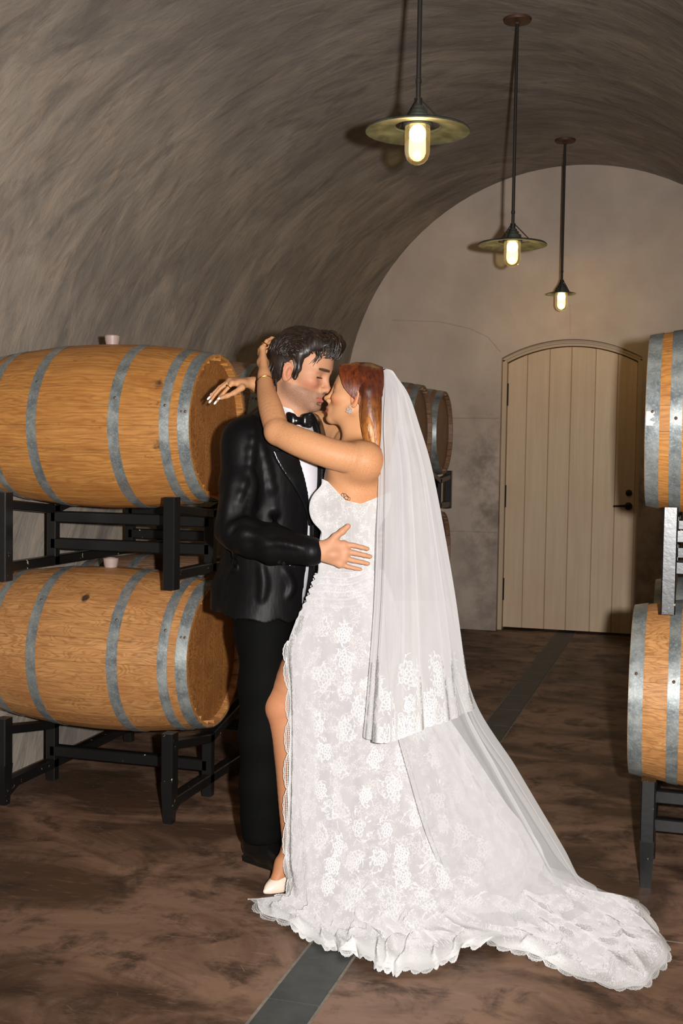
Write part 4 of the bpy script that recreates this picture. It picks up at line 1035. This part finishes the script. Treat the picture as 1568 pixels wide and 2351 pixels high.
for dx, dz, r in ((0, 0, .0032), (-.006, -.006, .0042), (.004, -.008, .0046), (-.001, -.015, .0055), (-.008, -.014, .0036), (.006, -.017, .0034)):
    p = bh.w(.004, bh.k*0+.083, -.050)-BB+ER*dx*1.0+EZ*dz
    b.lathe([(0, -r), (r*.7, -r*.7), (r, 0), (r*.7, r*.7), (0, r)], 8, 'z', p)
b.tube([bh.w(-.004, .083, -.040)-BB, bh.w(.004, .084, -.052)-BB], .0012, 5); b.build('earring', M['crystal'], br)
T2 = [[(786, 1141), (783, 1136), (786, 1132), (790, 1136), (789, 1143), (795, 1147), (803, 1149), (804, 1144), (799, 1140), (793, 1134), (787, 1133)], [(790, 1142), (795, 1138), (800, 1143), (797, 1148), (792, 1147), (790, 1142)]]
b = MB()
for L in T2:
    P = [bb.hit(x, y, 3.3) for x, y in L]; b.tube([p_-BB for p_ in P], .0011, 5)
tt = b.build('tattoo', M['ink'], None); tt.parent = bo_
# ---- shoe: pointed satin pump with an ankle strap
s_ = Sdf(); ball = toe+(heel-toe)*.36; ball[2] = .016
s_.chain([toe+(toe-ball)*.12-EZ*.002, toe*.6+ball*.4, ball, (ball+heel)/2, heel+EZ*-.010], [.0075, .020, .031, .027, .027], .012)
s_.cap(heel-EZ*.02, heel+EZ*.028, .027, .026, .012)
s_.post.append(lambda p, d: np.maximum(d, .001-p[:, 2]))
so = sdf_obj('shoe', s_, .0025, M['satin_w'], br)
b = MB(); hb = heel+ER*.012; b.tube([hb+EZ*-.01-BB, hb-EZ*.04-BB, np.array([hb[0], hb[1], .002])-BB], [.016, .008, .005], 8)
o = b.build('heel', M['satin_w'], None); o.parent = so
strap = [a_ for a_ in circ(ank+EZ*.004, EZ+ER*-.25+EC*.2, .0335, 18)]; _o = [W(690, 1975, 3.82), W(664, 1972, 3.795), W(649, 1955, 3.80), W(653, 1944, 3.82), W(672, 1936, 3.83)]
b = MB(); b.tube([p_-BB for p_ in strap], .0028, 6); b.tube([p_-BB for p_ in (W(650, 1950, 3.80), W(651, 1982, 3.788), W(662, 2012, 3.782))], .0028, 6)
o = b.build('strap', M['satin_w'], None); o.parent = so
# ---- hair
hb_ = Sdf(); k = bh.k
hb_.ell(bh.w(-.026, 0, .034), np.array([.106, .083, .090])*k*np.array([1, 1, .93]), bh.fr, .02)
hb_.limb([W(846, 905, 3.705), W(853, 960, 3.70), W(859, 1020, 3.70), W(868, 1068, 3.70)], [.032, .036, .028, .009], .03)
hb_.limb([W(868, 900, 3.78), W(874, 970, 3.80), W(874, 1060, 3.80)], [.060, .052, .030], .03)
hb_.chain([W(850, 905, 3.845), W(858, 980, 3.86), W(862, 1050, 3.87)], [.030, .030, .015], .03)
bgro = sines(8, .007, (1.2, 1.2, .18))
def bhair_cut(p, d):
    q = bh.loc(p); d = d-.0010*bgro(p)
    line = np.maximum(np.maximum(.026-q[:, 0]+.0*q[:, 2], q[:, 2]-.074-.35*(.085-q[:, 0])), -1)
    line = np.maximum(line, np.abs(q[:, 1])-.045)
    temple = np.maximum(.050-1.10*np.maximum(q[:, 2]+.0, -.03)*0-q[:, 0]+.40*np.maximum(.02-q[:, 2], -.06), q[:, 2]-.088+.75*(.085-q[:, 0])*0)
    temple = np.maximum(temple, q[:, 2]-.075+0.9*np.maximum(.080-q[:, 0], 0))
    low = np.maximum(-.030-q[:, 0], q[:, 2]+.004)
    low = np.maximum(low, -.135-q[:, 2]); low = np.where(q[:, 2] < -.060, np.maximum(low, -.018-q[:, 0]), low)
    d = np.maximum(d, -line); d = np.maximum(d, -np.maximum(temple, 0*d-1)); return np.maximum(d, -low)
hb_.post.append(bhair_cut)
bho = sdf_obj('hair', hb_, .0026, M['hair_b'], br)
b = MB(); r_ = np.random.default_rng(8)
for i in range(460):                                                   # sleek strands from the parting back over the ear and down the neck
    u = r_.random(); s0 = 1 if r_.random() < .8 else -1
    x0 = .060-.10*u; P = [bh.w(x0*.9, s0*(.010+.018*r_.random()), .118-.35*max(0, x0-.02))]
    mx = .057-.080*u+r_.normal()*.004
    P += [bh.w(mx+.008, s0*.062, .090), bh.w(mx-.012, s0*.084, .045), bh.w(mx-.034+.01*u, s0*.088, .008), bh.w(-.030-.045*u, s0*.086, -.035)]
    if s0 > 0:
        dx = r_.uniform(-13, 14)+u*8
        P += [W(848+dx*.8, 965+r_.uniform(-5, 5), 3.70-.037*cos(dx/14)), W(855+dx*.8, 1010, 3.70-.034*cos(dx/14)), W(865+dx*.55, 1050+r_.uniform(-14, 18), 3.685)]
    n_ = len(P); C_ = np.array(P); tt_ = np.linspace(0, n_-1, 18); i0 = np.clip(tt_.astype(int), 0, n_-2); f_ = tt_-i0
    g4 = lambda j: C_[np.clip(i0+j, 0, n_-1)]
    a_, b1, c1, d1 = g4(-1), g4(0), g4(1), g4(2); f_ = f_[:, None]
    Q = .5*(2*b1+(c1-a_)*f_+(2*a_-5*b1+4*c1-d1)*f_**2+(3*b1-a_-3*c1+d1)*f_**3)
    ww = r_.uniform(.0010, .0022); b.tube(Q-BB, ww*np.linspace(1, .6, 18), 4)
xs0 = r_.uniform(0, 1, 420); tq = np.linspace(0, 1, 12); y0_ = 905+r_.uniform(0, 60, 420); y1_ = 1005+r_.uniform(0, 66, 420)
yy_ = y0_[:, None]+(y1_-y0_)[:, None]*tq
lf = np.interp(yy_, [900, 950, 1000, 1040, 1070], [822, 826, 835, 846, 866]); rt_ = np.interp(yy_, [900, 1000, 1070], [880, 882, 884])
xx_ = lf+(rt_-lf)*np.clip(xs0[:, None]+.05*np.sin(tq*5+xs0[:, None]*40), 0, 1)
Q, okq = hb_.hits(xx_.ravel(), yy_.ravel()); gq = hb_.grad(Q); Q = (Q+gq*.0014).reshape(420, 12, 3); okq = okq.reshape(420, 12)
for i in range(420):
    if okq[i].sum() >= 6: b.tube(Q[i][okq[i]]-BB, r_.uniform(.0008, .0020), 4)
o = b.build('hair_strands', M['hair_s'], None, angle=0); o.parent = bho; o['kind'] = 'stuff'

# ------------------------------------------------------------------ dress and veil
def fabric(name, c0, c1, lace, alpha, rough=.7):
    g = N(name); p = g.pos(); uv = g.coord('UV')
    weave = g.noise(p, 700, 2); a = g.noise(g.map(p, (30, 30, 3)), 1.0, 4)
    c = g.mix(g.ramp(a, [(.35, 0), (.65, 1)]), c0, c1)
    h = weave
    if lace:
        v = g.n('ShaderNodeTexVoronoi', {'Vector': g.add(p, g.n('ShaderNodeVectorMath', {0: g.n('ShaderNodeTexNoise', {'Vector': p, 'Scale': 60.0}).outputs[1], 1: (.02, .02, .02)}, operation='MULTIPLY').outputs[0]), 'Scale': 150.0}, feature='DISTANCE_TO_EDGE').outputs[0]
        th = g.ramp(v, [(0.0, 1), (.14, 0)]); where = g.ramp(g.noise(p, lace, 3, .6), [(.46, 0), (.56, 1)])
        th = g.math('MULTIPLY', th, where); c = g.mix(th, c, srgb(214,211,208)); h = g.math('ADD', g.math('MULTIPLY', weave, .3), th)
    g.set(Base_Color=c, Roughness=rough, Specular_IOR_Level=.1, Sheen_Weight=.35, Sheen_Roughness=.45)
    if 'Diffuse Roughness' in g.b.inputs: g.b.inputs['Diffuse Roughness'].default_value = 1.0
    g.bump(h, .2, .0012)
    df = g.b
    tl_ = g.n('ShaderNodeBsdfTranslucent', {0: c}); m1 = g.n('ShaderNodeMixShader', {0: .12 if alpha > .8 else .28, 1: df.outputs[0], 2: tl_.outputs[0]})
    if alpha < 1:
        tr_ = g.n('ShaderNodeBsdfTransparent'); m2 = g.n('ShaderNodeMixShader', {0: alpha, 1: tr_.outputs[0], 2: m1.outputs[0]}); g.t.links.new(m2.outputs[0], g.out.inputs[0])
    else: g.t.links.new(m1.outputs[0], g.out.inputs[0])
    return g.m
M['bodice'] = fabric('bodice_lace', srgb(184,180,178), srgb(192,188,186), 40, 1.0)
M['skirt'] = fabric('skirt_lace', srgb(187,182,183), srgb(194,190,190), 30, .93)
M['lace'] = simple('lace_thread', srgb(210,208,205), .8)
M['veil'] = fabric('tulle', srgb(208,204,203), srgb(214,210,209), 0, .66)
M['tulle2'] = fabric('tulle_long', srgb(214,212,211), srgb(220,218,216), 0, .36)
def cr(C, n):
    """Catmull-Rom through the first axis"""
    C = np.asarray(C, float); m = len(C); t = np.linspace(0, m-1, n); i = np.clip(t.astype(int), 0, m-2); f = (t-i).reshape(-1, *[1]*(C.ndim-1))
    g = lambda j: C[np.clip(i+j, 0, m-1)]
    a, b, c, d = g(-1), g(0), g(1), g(2)
    return .5*(2*b+(c-a)*f+(2*a-5*b+4*c-d)*f**2+(3*b-a-3*c+d)*f**3)
def gridnorm(G):
    n = np.cross(np.gradient(G, axis=1), np.gradient(G, axis=0)); return n/(np.linalg.norm(n, axis=2)[..., None]+1e-9)
class Sheet:
    def __init__(s, rows, nv, nu, disp=None):
        G = cr(np.array(rows), nv); G = np.swapaxes(cr(np.swapaxes(G, 0, 1), nu), 0, 1)
        s.u = np.linspace(0, 1, nu); s.v = np.linspace(0, 1, nv)
        if disp is not None:
            U, V = np.meshgrid(s.u, s.v); G = G+gridnorm(G)*disp(U, V, G)[..., None]
        s.G = G
    def fin(s, fl=.004): s.G[..., 2] = np.maximum(s.G[..., 2], fl); s.N = gridnorm(s.G); return s
    def at(s, u, v, A_=None):
        A_ = s.G if A_ is None else A_; nv, nu = A_.shape[:2]
        x = np.clip(np.asarray(u)*(nu-1), 0, nu-1.001); y = np.clip(np.asarray(v)*(nv-1), 0, nv-1.001); i = x.astype(int); j = y.astype(int); fx = (x-i)[..., None]; fy = (y-j)[..., None]
        return A_[j, i]*(1-fx)*(1-fy)+A_[j, i+1]*fx*(1-fy)+A_[j+1, i]*(1-fx)*fy+A_[j+1, i+1]*fx*fy
    def obj(s, name, mat, par, thick=0):
        nv, nu = s.G.shape[:2]; V = (s.G-BB).reshape(-1, 3)
        I = np.arange(nv*nu).reshape(nv, nu); F = np.stack([I[:-1, :-1], I[:-1, 1:], I[1:, 1:], I[1:, :-1]], -1).reshape(-1, 4)
        if thick:
            V = np.concatenate([V, (s.G-s.N*thick-BB).reshape(-1, 3)]); m = nv*nu
            E_ = np.concatenate([I[0], I[1:, -1], I[-1, -2::-1], I[-2:0:-1, 0]]); E2 = np.roll(E_, -1)
            F = np.concatenate([F, F[:, ::-1]+m, np.stack([E_, E_+m, E2+m, E2], 1)])
        return ob(name, mk(name, V, F, mat, True, 0), par)
# bodice: offset of the torso between the neckline and the hips
bd = Sdf(); bd.P = [x for x in bb.P]; tors = Sdf()
tors.ell(RC, (.098, .140, .150), bfr, .04); tors.ell(WA, (.092, .118, .16), bfr, .06); tors.ell(HP, (.112, .165, .13), bfr, .06)
for y in (-1, 1): tors.ell(W(762, 1165, 3.80)+bl*.070*y, (.058, .062, .066), bfr, .03)
tors.cap(W(846, 1080, 3.72), W(846, 1150, 3.76), .055, .06, .05)
_x = np.array([(W(x, 1130, 3.66)-CAM)@ER for x in (700, 735, 752, 775, 795, 830, 866, 900)]); _z = np.array([W(800, y, 3.66)[2] for y in (1100, 1102, 1107, 1131, 1150, 1157, 1142, 1128)])
drap = sines(6, .02, (.25, .25, 1.8))
def bod(p, d):
    top = np.interp((p-CAM)@ER, _x, _z); zl = W(800, 1335, 3.66)[2]
    d = d-.0065-.0022*drap(p)*sstep(zl+.10, zl, p[:, 2])
    return np.maximum(np.maximum(d, p[:, 2]-top), zl-.10-p[:, 2])
tors.post.append(bod)
dr_ = ob('dress', None, br, (0, 0, 0)); dr_.empty_display_size = .1
sdo = sdf_obj('bodice', tors, .0034, M['bodice'], None); sdo.data.transform(Matrix.Translation(tuple(-BB))); sdo.parent = dr_
# boning seams of the bodice
for xs_ in ((742, 738), (772, 776), (806, 808), (842, 842)):
    P = [tors.hit(xs_[0]+(xs_[1]-xs_[0])*t, 1165+125*t, 3.2) for t in np.linspace(0, 1, 8)]
    P = [q for q in P if q is not None]
    if len(P) > 3: b = MB(); b.tube([q-BB for q in P], .0015, 5); b.build('seam', M['bodice'], dr_)
ANG = np.radians([168, 142, 116, 92, 70, 50, 32, 16, 2, -12, -40, -90, -135, -166])
def ring(cx, cy, d, a, bb_, tilt=0, left=None, ar=None):
    P = [W(cx+(a if cos(t) < 0 or ar is None else ar)*cos(t), cy+tilt*cos(t), d-bb_*sin(t)) for t in ANG]
    if left is not None: P[0] = W(*left)
    return P
fl_ = lambda L, z: [onfloor(x, y, z) for x, y in L]
zf = lambda pts: np.array([np.array(p) for p in pts])
rows = [
    ring(800, 1312, 3.80, 76, .137, -4), ring(800, 1365, 3.80, 97, .168, -6), ring(795, 1430, 3.80, 122, .190, -4),
    ring(788, 1500, 3.80, 133, .20, 0, (658, 1500, 3.74), 155), ring(795, 1600, 3.80, 143, .205, 0, (666, 1600, 3.735), 200),
    ring(812, 1720, 3.80, 158, .215, 0, (665, 1720, 3.73), 262), ring(835, 1850, 3.79, 185, .225, 0, (661, 1850, 3.73), 325),
    ring(868, 1960, 3.77, 222, .24, 6, (657, 1970, 3.735), 378)]
rows += [zf(fl_([(664, 2050), (700, 2078), (755, 2098), (820, 2110), (890, 2118), (960, 2112), (1040, 2100), (1140, 2090), (1250, 2072), (1290, 2040), (1230, 2006), (1000, 1975), (790, 1980), (690, 2010)], .05)),
         zf(fl_([(622, 2062), (690, 2110), (760, 2138), (840, 2160), (920, 2172), (1010, 2160), (1120, 2146), (1250, 2165), (1370, 2160), (1400, 2095), (1310, 2036), (980, 1965), (790, 1968), (684, 2004)], .022)),
         zf(fl_([(572, 2068), (682, 2146), (770, 2180), (850, 2214), (905, 2236), (1012, 2217), (1100, 2172), (1240, 2212), (1440, 2275), (1528, 2190), (1420, 2062), (1060, 1950), (790, 1955), (676, 1998)], .007))]
def sk_disp(U, V, G):
    up = sstep(.22, .55, V); z = G[..., 2]; fl2 = sstep(.12, .02, z)
    fo = .0055*np.sin(U*39+1.2)+.0045*np.sin(U*71+V*3)+.0015*np.sin(U*131-V*2)
    gath = .0055*np.sin(V*230+14*U+2*np.sin(U*20))*sstep(.22, .06, V)
    lie = fl2*(.012*np.abs(np.sin(U*58+V*9))+.010*np.abs(np.sin(U*31-V*22+1))+.008*np.sin(U*90+V*30))
    return fo*up*(1-fl2)*sstep(0, .03, U)*sstep(1, .97, U)+gath+lie*.0
sk = Sheet(rows, 210, 460, sk_disp)
U_, V_ = np.meshgrid(sk.u, sk.v); lowm = sstep(.14, .03, sk.G[..., 2])
rf = sines(9, .055, (1, 1, .2)); rf2 = sines(7, .022, (1, 1, .2)); sh_ = sk.G.shape
ruf = (np.maximum(rf(sk.G.reshape(-1, 3)).reshape(sh_[:2]), -.5)*.011+rf2(sk.G.reshape(-1, 3)).reshape(sh_[:2])*.004+.010)
sk.G[..., 2] += lowm*np.maximum(ruf, 0)*(.55+.45*sstep(1, .93, V_))
edge = sstep(.93, 1.0, V_)                                             # frilled hem
sk.G[..., 0] += edge*.006*np.sin(U_*110+1.5*np.sin(U_*31)); sk.G[..., 1] += edge*.012*np.sin(U_*95+2*np.sin(U_*40)); sk.G[..., 2] += edge*.003*(1+np.sin(U_*120))
for u0, sl, a_ in ((.03, .10, .016), (.075, -.12, .014), (.12, .16, .018), (.165, .05, .016), (.20, -.25, .018), (.245, .22, .020), (.285, -.10, .018), (.33, -.3, .020), (.36, .2, .018), (.42, -.25, .016), (.50, .3, .016), (.56, -.2, .016), (.60, .25, .018), (.655, -.2, .018), (.70, .15, .016)):
    du_ = U_-u0-sl*(V_-.9)-.004*np.sin(V_*90+u0*50); sk.G[..., 2] += lowm*sstep(.72, .82, V_)*sstep(1.0, .955, V_)*a_*np.where(du_ > 0, np.exp(-du_/.018), np.exp(du_/.0016))
sk.fin(.004); sk.obj('skirt', M['skirt'], dr_)
# ---- lace: threads laid on the cloth
class Lace:
    def __init__(s, sh_, lift=.0014, wid=.00115): s.s = sh_; s.V = []; s.F = []; s.n = 0; s.lift = lift; s.wid = wid
    def line(s, u, v, w=1.0):
        u = np.asarray(u); v = np.asarray(v); ok = (u > .002) & (u < .998) & (v > .002) & (v < .998)
        if ok.sum() < 2: return
        u, v = np.clip(u, .001, .999), np.clip(v, .001, .999)
        P = s.s.at(u, v); Nn = s.s.at(u, v, s.s.N); T = np.gradient(P, axis=0); B_ = np.cross(Nn, T); B_ /= np.linalg.norm(B_, axis=1)[:, None]+1e-9
        hw = s.wid*w*.5; m = len(P)
        sg = np.where(((P-CAM)*Nn).sum(1) > 0, -1, 1)[:, None]         # lies on the outer face
        P = P+Nn*s.lift*s.side if hasattr(s, 'side') else P+Nn*s.lift*sg
        s.V.append(np.concatenate([P-B_*hw, P+B_*hw])); i = np.arange(m-1)
        s.F.append(np.stack([i, i+1, i+1+m, i+m], 1)+s.n); s.n += 2*m
    def jac(s, u, v):
        e = .004; du = (s.s.at(u+e, v)-s.s.at(u-e, v))/(2*e); dv = (s.s.at(u, v+e)-s.s.at(u, v-e))/(2*e); return du, dv
    def flower(s, u, v, R, rot, r_):
        u = float(np.clip(u, .01, .99)); v = float(np.clip(v, .01, .99)); du, dv = s.jac(np.array(u), np.array(v)); lu, lv = np.linalg.norm(du)+1e-6, np.linalg.norm(dv)+1e-6
        eu = du/lu; sk_ = eu@(dv/lv)
        def pl(X, Y, w=1):
            x = X*cos(rot)-Y*sin(rot); y = 1.3*(X*sin(rot)+Y*cos(rot))
            yv = y/max(.3, sqrt(max(1e-3, 1-sk_*sk_))); xu = x-yv*sk_
            s.line(u+R*xu/lu, v+R*yv/lv, w)
        t = np.linspace(0, 2*pi, 9)
        for j in range(4): pl(.10*cos(j*1.57)+.07*np.cos(t), .10*sin(j*1.57)+.07*np.sin(t), .9)
        for lay, (n_, r0, pr) in enumerate(((5, .26, .15), (7, .46, .19), (9, .70, .20))):
            if r_.random() < .15 and lay == 2: continue
            a0 = r_.uniform(0, 6.3)
            for j in range(n_):
                if lay and r_.random() < .14: continue
                a = a0+2*pi*j/n_+r_.normal()*.06; q = np.linspace(-2.3, 2.3, 11); k2 = 1+.08*np.cos(q*9)
                pl(r0*cos(a)+pr*k2*np.cos(q+a)*1.0, r0*sin(a)+pr*k2*np.sin(q+a), 1.25)
                q = np.linspace(-1.6, 1.6, 7); pl(r0*cos(a)+pr*.55*np.cos(q+a), r0*sin(a)+pr*.55*np.sin(q+a), .9)
        for j in range(13):                                            # frayed tendrils and leaves
            a = r_.uniform(0, 6.3); L = r_.uniform(.25, .6); q = np.linspace(0, 1, 6); bend = r_.normal()*.5
            aa = a+bend*q; rr = .78+L*q; pl(rr*np.cos(aa), rr*np.sin(aa), .75)
            if r_.random() < .6:
                cx_, cy_ = (.80+L*.6)*cos(a+bend*.6), (.80+L*.6)*sin(a+bend*.6); q = np.linspace(0, 2*pi, 9)
                pl(cx_+.09*np.cos(q)*cos(a)-.05*np.sin(q)*sin(a), cy_+.09*np.cos(q)*sin(a)+.05*np.sin(q)*cos(a), 1.0)
    def obj(s, name, par, mat=None):
        if not s.V: return
        V = np.concatenate(s.V)-BB; F = np.concatenate(s.F); V[:, 2] = np.maximum(V[:, 2], .0055)
        o = ob(name, mk(name, V, F, mat or M['lace'], True, 0), par); o['kind'] = 'stuff'; return o
    def poly(s, P, Nn, w):
        T = np.gradient(P, axis=0); B_ = np.cross(Nn, T); B_ /= np.linalg.norm(B_, axis=1)[:, None]+1e-9; hw = s.wid*w*.5; m = len(P)
        sg = np.where(((P-CAM)*Nn).sum(1) > 0, -1, 1)[:, None]; P = P+Nn*s.lift*sg
        s.V.append(np.concatenate([P-B_*hw, P+B_*hw])); i = np.arange(m-1); s.F.append(np.stack([i, i+1, i+1+m, i+m], 1)+s.n); s.n += 2*m
    def edge3(s, P, _z, outf, Nn, n_, size):
        """scalloped lace hanging free past the edge of the cloth"""
        O = outf(P, Nn); O = O/(np.linalg.norm(O, axis=1)[:, None]+1e-9); m = len(P)
        sam = lambda t, dep: (lambda i: (P[i]+O[i]*dep[:, None], Nn[i]))(np.clip((np.asarray(t)*(m-1)).round().astype(int), 0, m-1))
        for j in range(n_):
            q = np.linspace(0, 1, 15); t = (j+q)/n_; bump_ = np.sin(pi*q)**.7
            for dep, w in ((.006+.016*bump_+.0016*np.cos(q*60), 1.6), (.004+.012*bump_, 1.1), (.001+.006*bump_, 1.4), (0*q, 1.8), (-.008+0*q, 1.1), (-.014+0*q, 1.3)): s.poly(*sam(t, dep*size), w)
            for k in range(16):
                a = (k+.5)/16; b_ = sin(pi*a)**.7; z = np.linspace(0, 1, 4)
                for sg in (-1, 1): s.poly(*sam((j+a+sg*.03*(z-.5))/n_, (-.012+z*(.017+.016*b_))*size), .8)
            for k in range(6):
                a = (k+.5)/6; th = np.linspace(0, 2*pi, 9); s.poly(*sam((j+a+.06*np.cos(th))/n_, (-.022+.006*np.sin(th))*size), 1.2)
    def edging(s, path, inward, n_, r_, size=1.0):
        """scalloped border along u(t), v(t); inward(u, v, metres) gives a point inside the cloth"""
        for j in range(n_):
            t0, t1 = j/n_, (j+1)/n_; q = np.linspace(0, 1, 9)
            for dep, w in ((0.0, 1.5), (.004, .9), (.010, 1.1), (.017, .9)):
                t = t0+(t1-t0)*q; uu, vv = path(t); uu, vv = inward(uu, vv, (dep+.007*(1-np.sin(pi*q)))*size); s.line(uu, vv, w)
            for m in range(5):                                         # net and eyelets
                t = np.full(5, t0+(t1-t0)*(m+.5)/5)+np.linspace(0, .25, 5)*(t1-t0)*r_.choice([-1, 1]); uu, vv = path(t); uu, vv = inward(uu, vv, np.linspace(.0, .024, 5)*size); s.line(uu, vv, .8)
                th = np.linspace(0, 2*pi, 8); t = t0+(t1-t0)*((m+.5)/5+.07*np.cos(th)); uu, vv = path(t); uu, vv = inward(uu, vv, (.028+.004*np.sin(th)+.006*(m % 2))*size); s.line(uu, vv, 1.0)
lc = Lace(sk); r_ = np.random.default_rng(21)
def len_u(v): return np.linalg.norm(np.diff(sk.at(np.linspace(0, 1, 80), np.full(80, v)), axis=0), axis=1).sum()
spots = []
for tr_ in range(4000):
    u, v = r_.uniform(.005, .66), r_.uniform(.20, .99); p = sk.at(np.array(u), np.array(v)); R = r_.uniform(.026, .050)
    if all(np.linalg.norm(p-q) > (R+R2)*1.02 for q, R2 in spots): spots.append((p, R)); lc.flower(u, v, R*.82, r_.uniform(0, 6.3), r_)
    if len(spots) > 230: break
def inner(uu, vv, dep):
    ju = np.linalg.norm(sk.at(uu+.003, vv)-sk.at(uu, vv), axis=1)/.003; return uu+dep/np.maximum(ju, .2), vv
tv = np.linspace(0, 1, 400); eu_ = np.full(400, .001)
lc.edge3(sk.at(eu_, .26+tv*.62), sk.N[0, 0]*0, lambda P, Nn: -(sk.at(eu_+.012, .26+tv*.62)-P), np.tile(nrm(EC+EZ*.05), (400, 1)), 10, 1.15)
def inner2(uu, vv, dep):
    jv = np.linalg.norm(sk.at(uu, vv)-sk.at(uu, vv-.004), axis=1)/.004; return uu, vv-dep/np.maximum(jv, .2)
th_ = np.linspace(.001, .80, 3000); vv_ = np.full(3000, .999)
lc.edge3(sk.at(th_, vv_), 0, lambda P, Nn: P-sk.at(th_, vv_-.02), sk.at(th_, vv_, sk.N), 52, .9)
lc.edging(lambda t: (.003+t*.80, np.full_like(t, .985)), inner2, 60, r_, 1.2)
for j in range(70):                                                     # flowers crowd along hem and slit
    lc.flower(r_.uniform(.01, .74), r_.uniform(.955, .985), r_.uniform(.022, .034), r_.uniform(0, 6.3), r_)
for j in range(16): lc.flower(r_.uniform(.015, .035), .27+.6*j/16, r_.uniform(.02, .028), r_.uniform(0, 6.3), r_)
lc.obj('lace_applique', dr_)
# ---- veil: shoulder tier with a lace border, long tier sweeping over the train
ve = ob('veil', None, br, (0, 0, 0))
vr = [[W(*p) for p in L] for L in (
    [(878, 853, 3.735), (884, 848, 3.70), (893, 848, 3.70), (902, 852, 3.73), (909, 862, 3.78), (906, 858, 3.83), (897, 850, 3.86), (884, 852, 3.86)],
    [(877, 905, 3.70), (890, 893, 3.655), (908, 892, 3.66), (925, 898, 3.70), (934, 905, 3.78), (926, 902, 3.86), (905, 896, 3.90), (882, 902, 3.90)],
    [(876, 980, 3.665), (893, 975, 3.605), (920, 972, 3.61), (944, 975, 3.67), (955, 980, 3.78), (943, 980, 3.90), (915, 976, 3.95), (882, 980, 3.94)],
    [(869, 1100, 3.645), (900, 1100, 3.56), (938, 1098, 3.565), (972, 1098, 3.65), (988, 1098, 3.78), (972, 1098, 3.94), (935, 1098, 4.00), (884, 1100, 3.98)],
    [(861, 1350, 3.60), (898, 1350, 3.49), (950, 1350, 3.49), (1006, 1350, 3.60), (1034, 1345, 3.77), (1015, 1345, 3.99), (960, 1350, 4.06), (882, 1350, 4.03)],
    [(846, 1560, 3.56), (890, 1560, 3.44), (955, 1560, 3.44), (1030, 1560, 3.55), (1064, 1550, 3.77), (1040, 1550, 4.03), (975, 1560, 4.10), (876, 1560, 4.07)],
    [(834, 1694, 3.545), (886, 1706, 3.41), (960, 1680, 3.41), (1042, 1650, 3.53), (1083, 1630, 3.77), (1055, 1640, 4.06), (980, 1660, 4.13), (868, 1690, 4.09)])]
def ve_disp(U, V, G):
    A_ = sstep(.02, .4, V)*sstep(0, .04, U)*sstep(1, .96, U); return A_*(.008*np.sin(U*41+.6)+.0055*np.sin(U*73+2+V)+.0025*np.sin(U*141))
v1 = Sheet(vr, 150, 330, ve_disp).fin(); v1.obj('veil_tier', M['veil'], ve)
lv = Lace(v1, .0018, .0012); sp2 = []
for tr_ in range(2500):
    u, v = r_.uniform(.01, .99), r_.uniform(.80, .985); 
    if r_.random() < .6 and v < .88 and (u*9 % 1) > .45: continue
    p = v1.at(np.array(u), np.array(v)); R = r_.uniform(.024, .044)
    if all(np.linalg.norm(p-q) > (R+R2)*.85 for q, R2 in sp2): sp2.append((p, R)); lv.flower(u, v, R*.85, r_.uniform(0, 6.3), r_)
    if len(sp2) > 90: break
def inner3(uu, vv, dep):
    jv = np.linalg.norm(v1.at(uu, vv)-v1.at(uu, vv-.004), axis=1)/.004; return uu, vv-dep/np.maximum(jv, .2)
lv.edging(lambda t: (.003+t*.994, np.full_like(t, .996)), inner3, 40, r_)
lv.obj('lace_border', ve)
vf = lambda L, z: [onfloor(x, y, z) for x, y in L]
v2r = [[W(*p) for p in L] for L in (
    [(884, 1380, 3.62), (925, 1380, 3.54), (968, 1380, 3.56), (1005, 1380, 3.63), (1030, 1375, 3.77), (1010, 1380, 3.95), (950, 1380, 4.02)],
    [(900, 1620, 3.57), (955, 1620, 3.49), (1015, 1620, 3.51), (1060, 1618, 3.61), (1082, 1618, 3.78), (1062, 1620, 3.98), (985, 1620, 4.06)],
    [(945, 1800, 3.52), (1015, 1790, 3.45), (1085, 1785, 3.49), (1140, 1772, 3.62), (1172, 1768, 3.79), (1145, 1775, 3.99), (1040, 1790, 4.06)],
    [(985, 1930, 3.50), (1065, 1925, 3.44), (1150, 1915, 3.50), (1215, 1900, 3.62), (1248, 1893, 3.77), (1220, 1890, 3.95), (1090, 1900, 4.00)])]
v2r += [vf([(1035, 2045), (1130, 2055), (1225, 2050), (1290, 2030), (1322, 2010), (1290, 1992), (1150, 1975)], .08),
        vf([(1090, 2118), (1200, 2128), (1310, 2112), (1360, 2078), (1375, 2052), (1345, 2025), (1210, 2005)], .045)
        ]
def v2_disp(U, V, G):
    A_ = sstep(.0, .3, V)*sstep(0, .05, U)*sstep(1, .95, U)*sstep(.02, .15, G[..., 2]-.0); return A_*(.014*np.sin(U*34+1+V*1.5)+.008*np.sin(U*61+2))
v2 = Sheet(v2r, 150, 220, v2_disp).fin(.03); v2.obj('long_tier', M['tulle2'], ve)
# thread hem of the tulle
b = MB()
for sh2, uu in ((v2, .999), (v1, .001), (v2, .62), (v2, .001)):
    P = sh2.at(np.full(50, uu), np.linspace(.02, .998, 50)); b.tube(P-BB, .0007, 4)
o = b.build('veil_edge', M['veil'], ve)
b = MB(); cp_ = W(882, 852, 3.78); b.box(tuple(cp_-BB-np.array([.012, .05, .006])), tuple(cp_-BB+np.array([.012, .05, .006])), 0); b.build('comb', M['lace'], ve)

#@@FIGURES
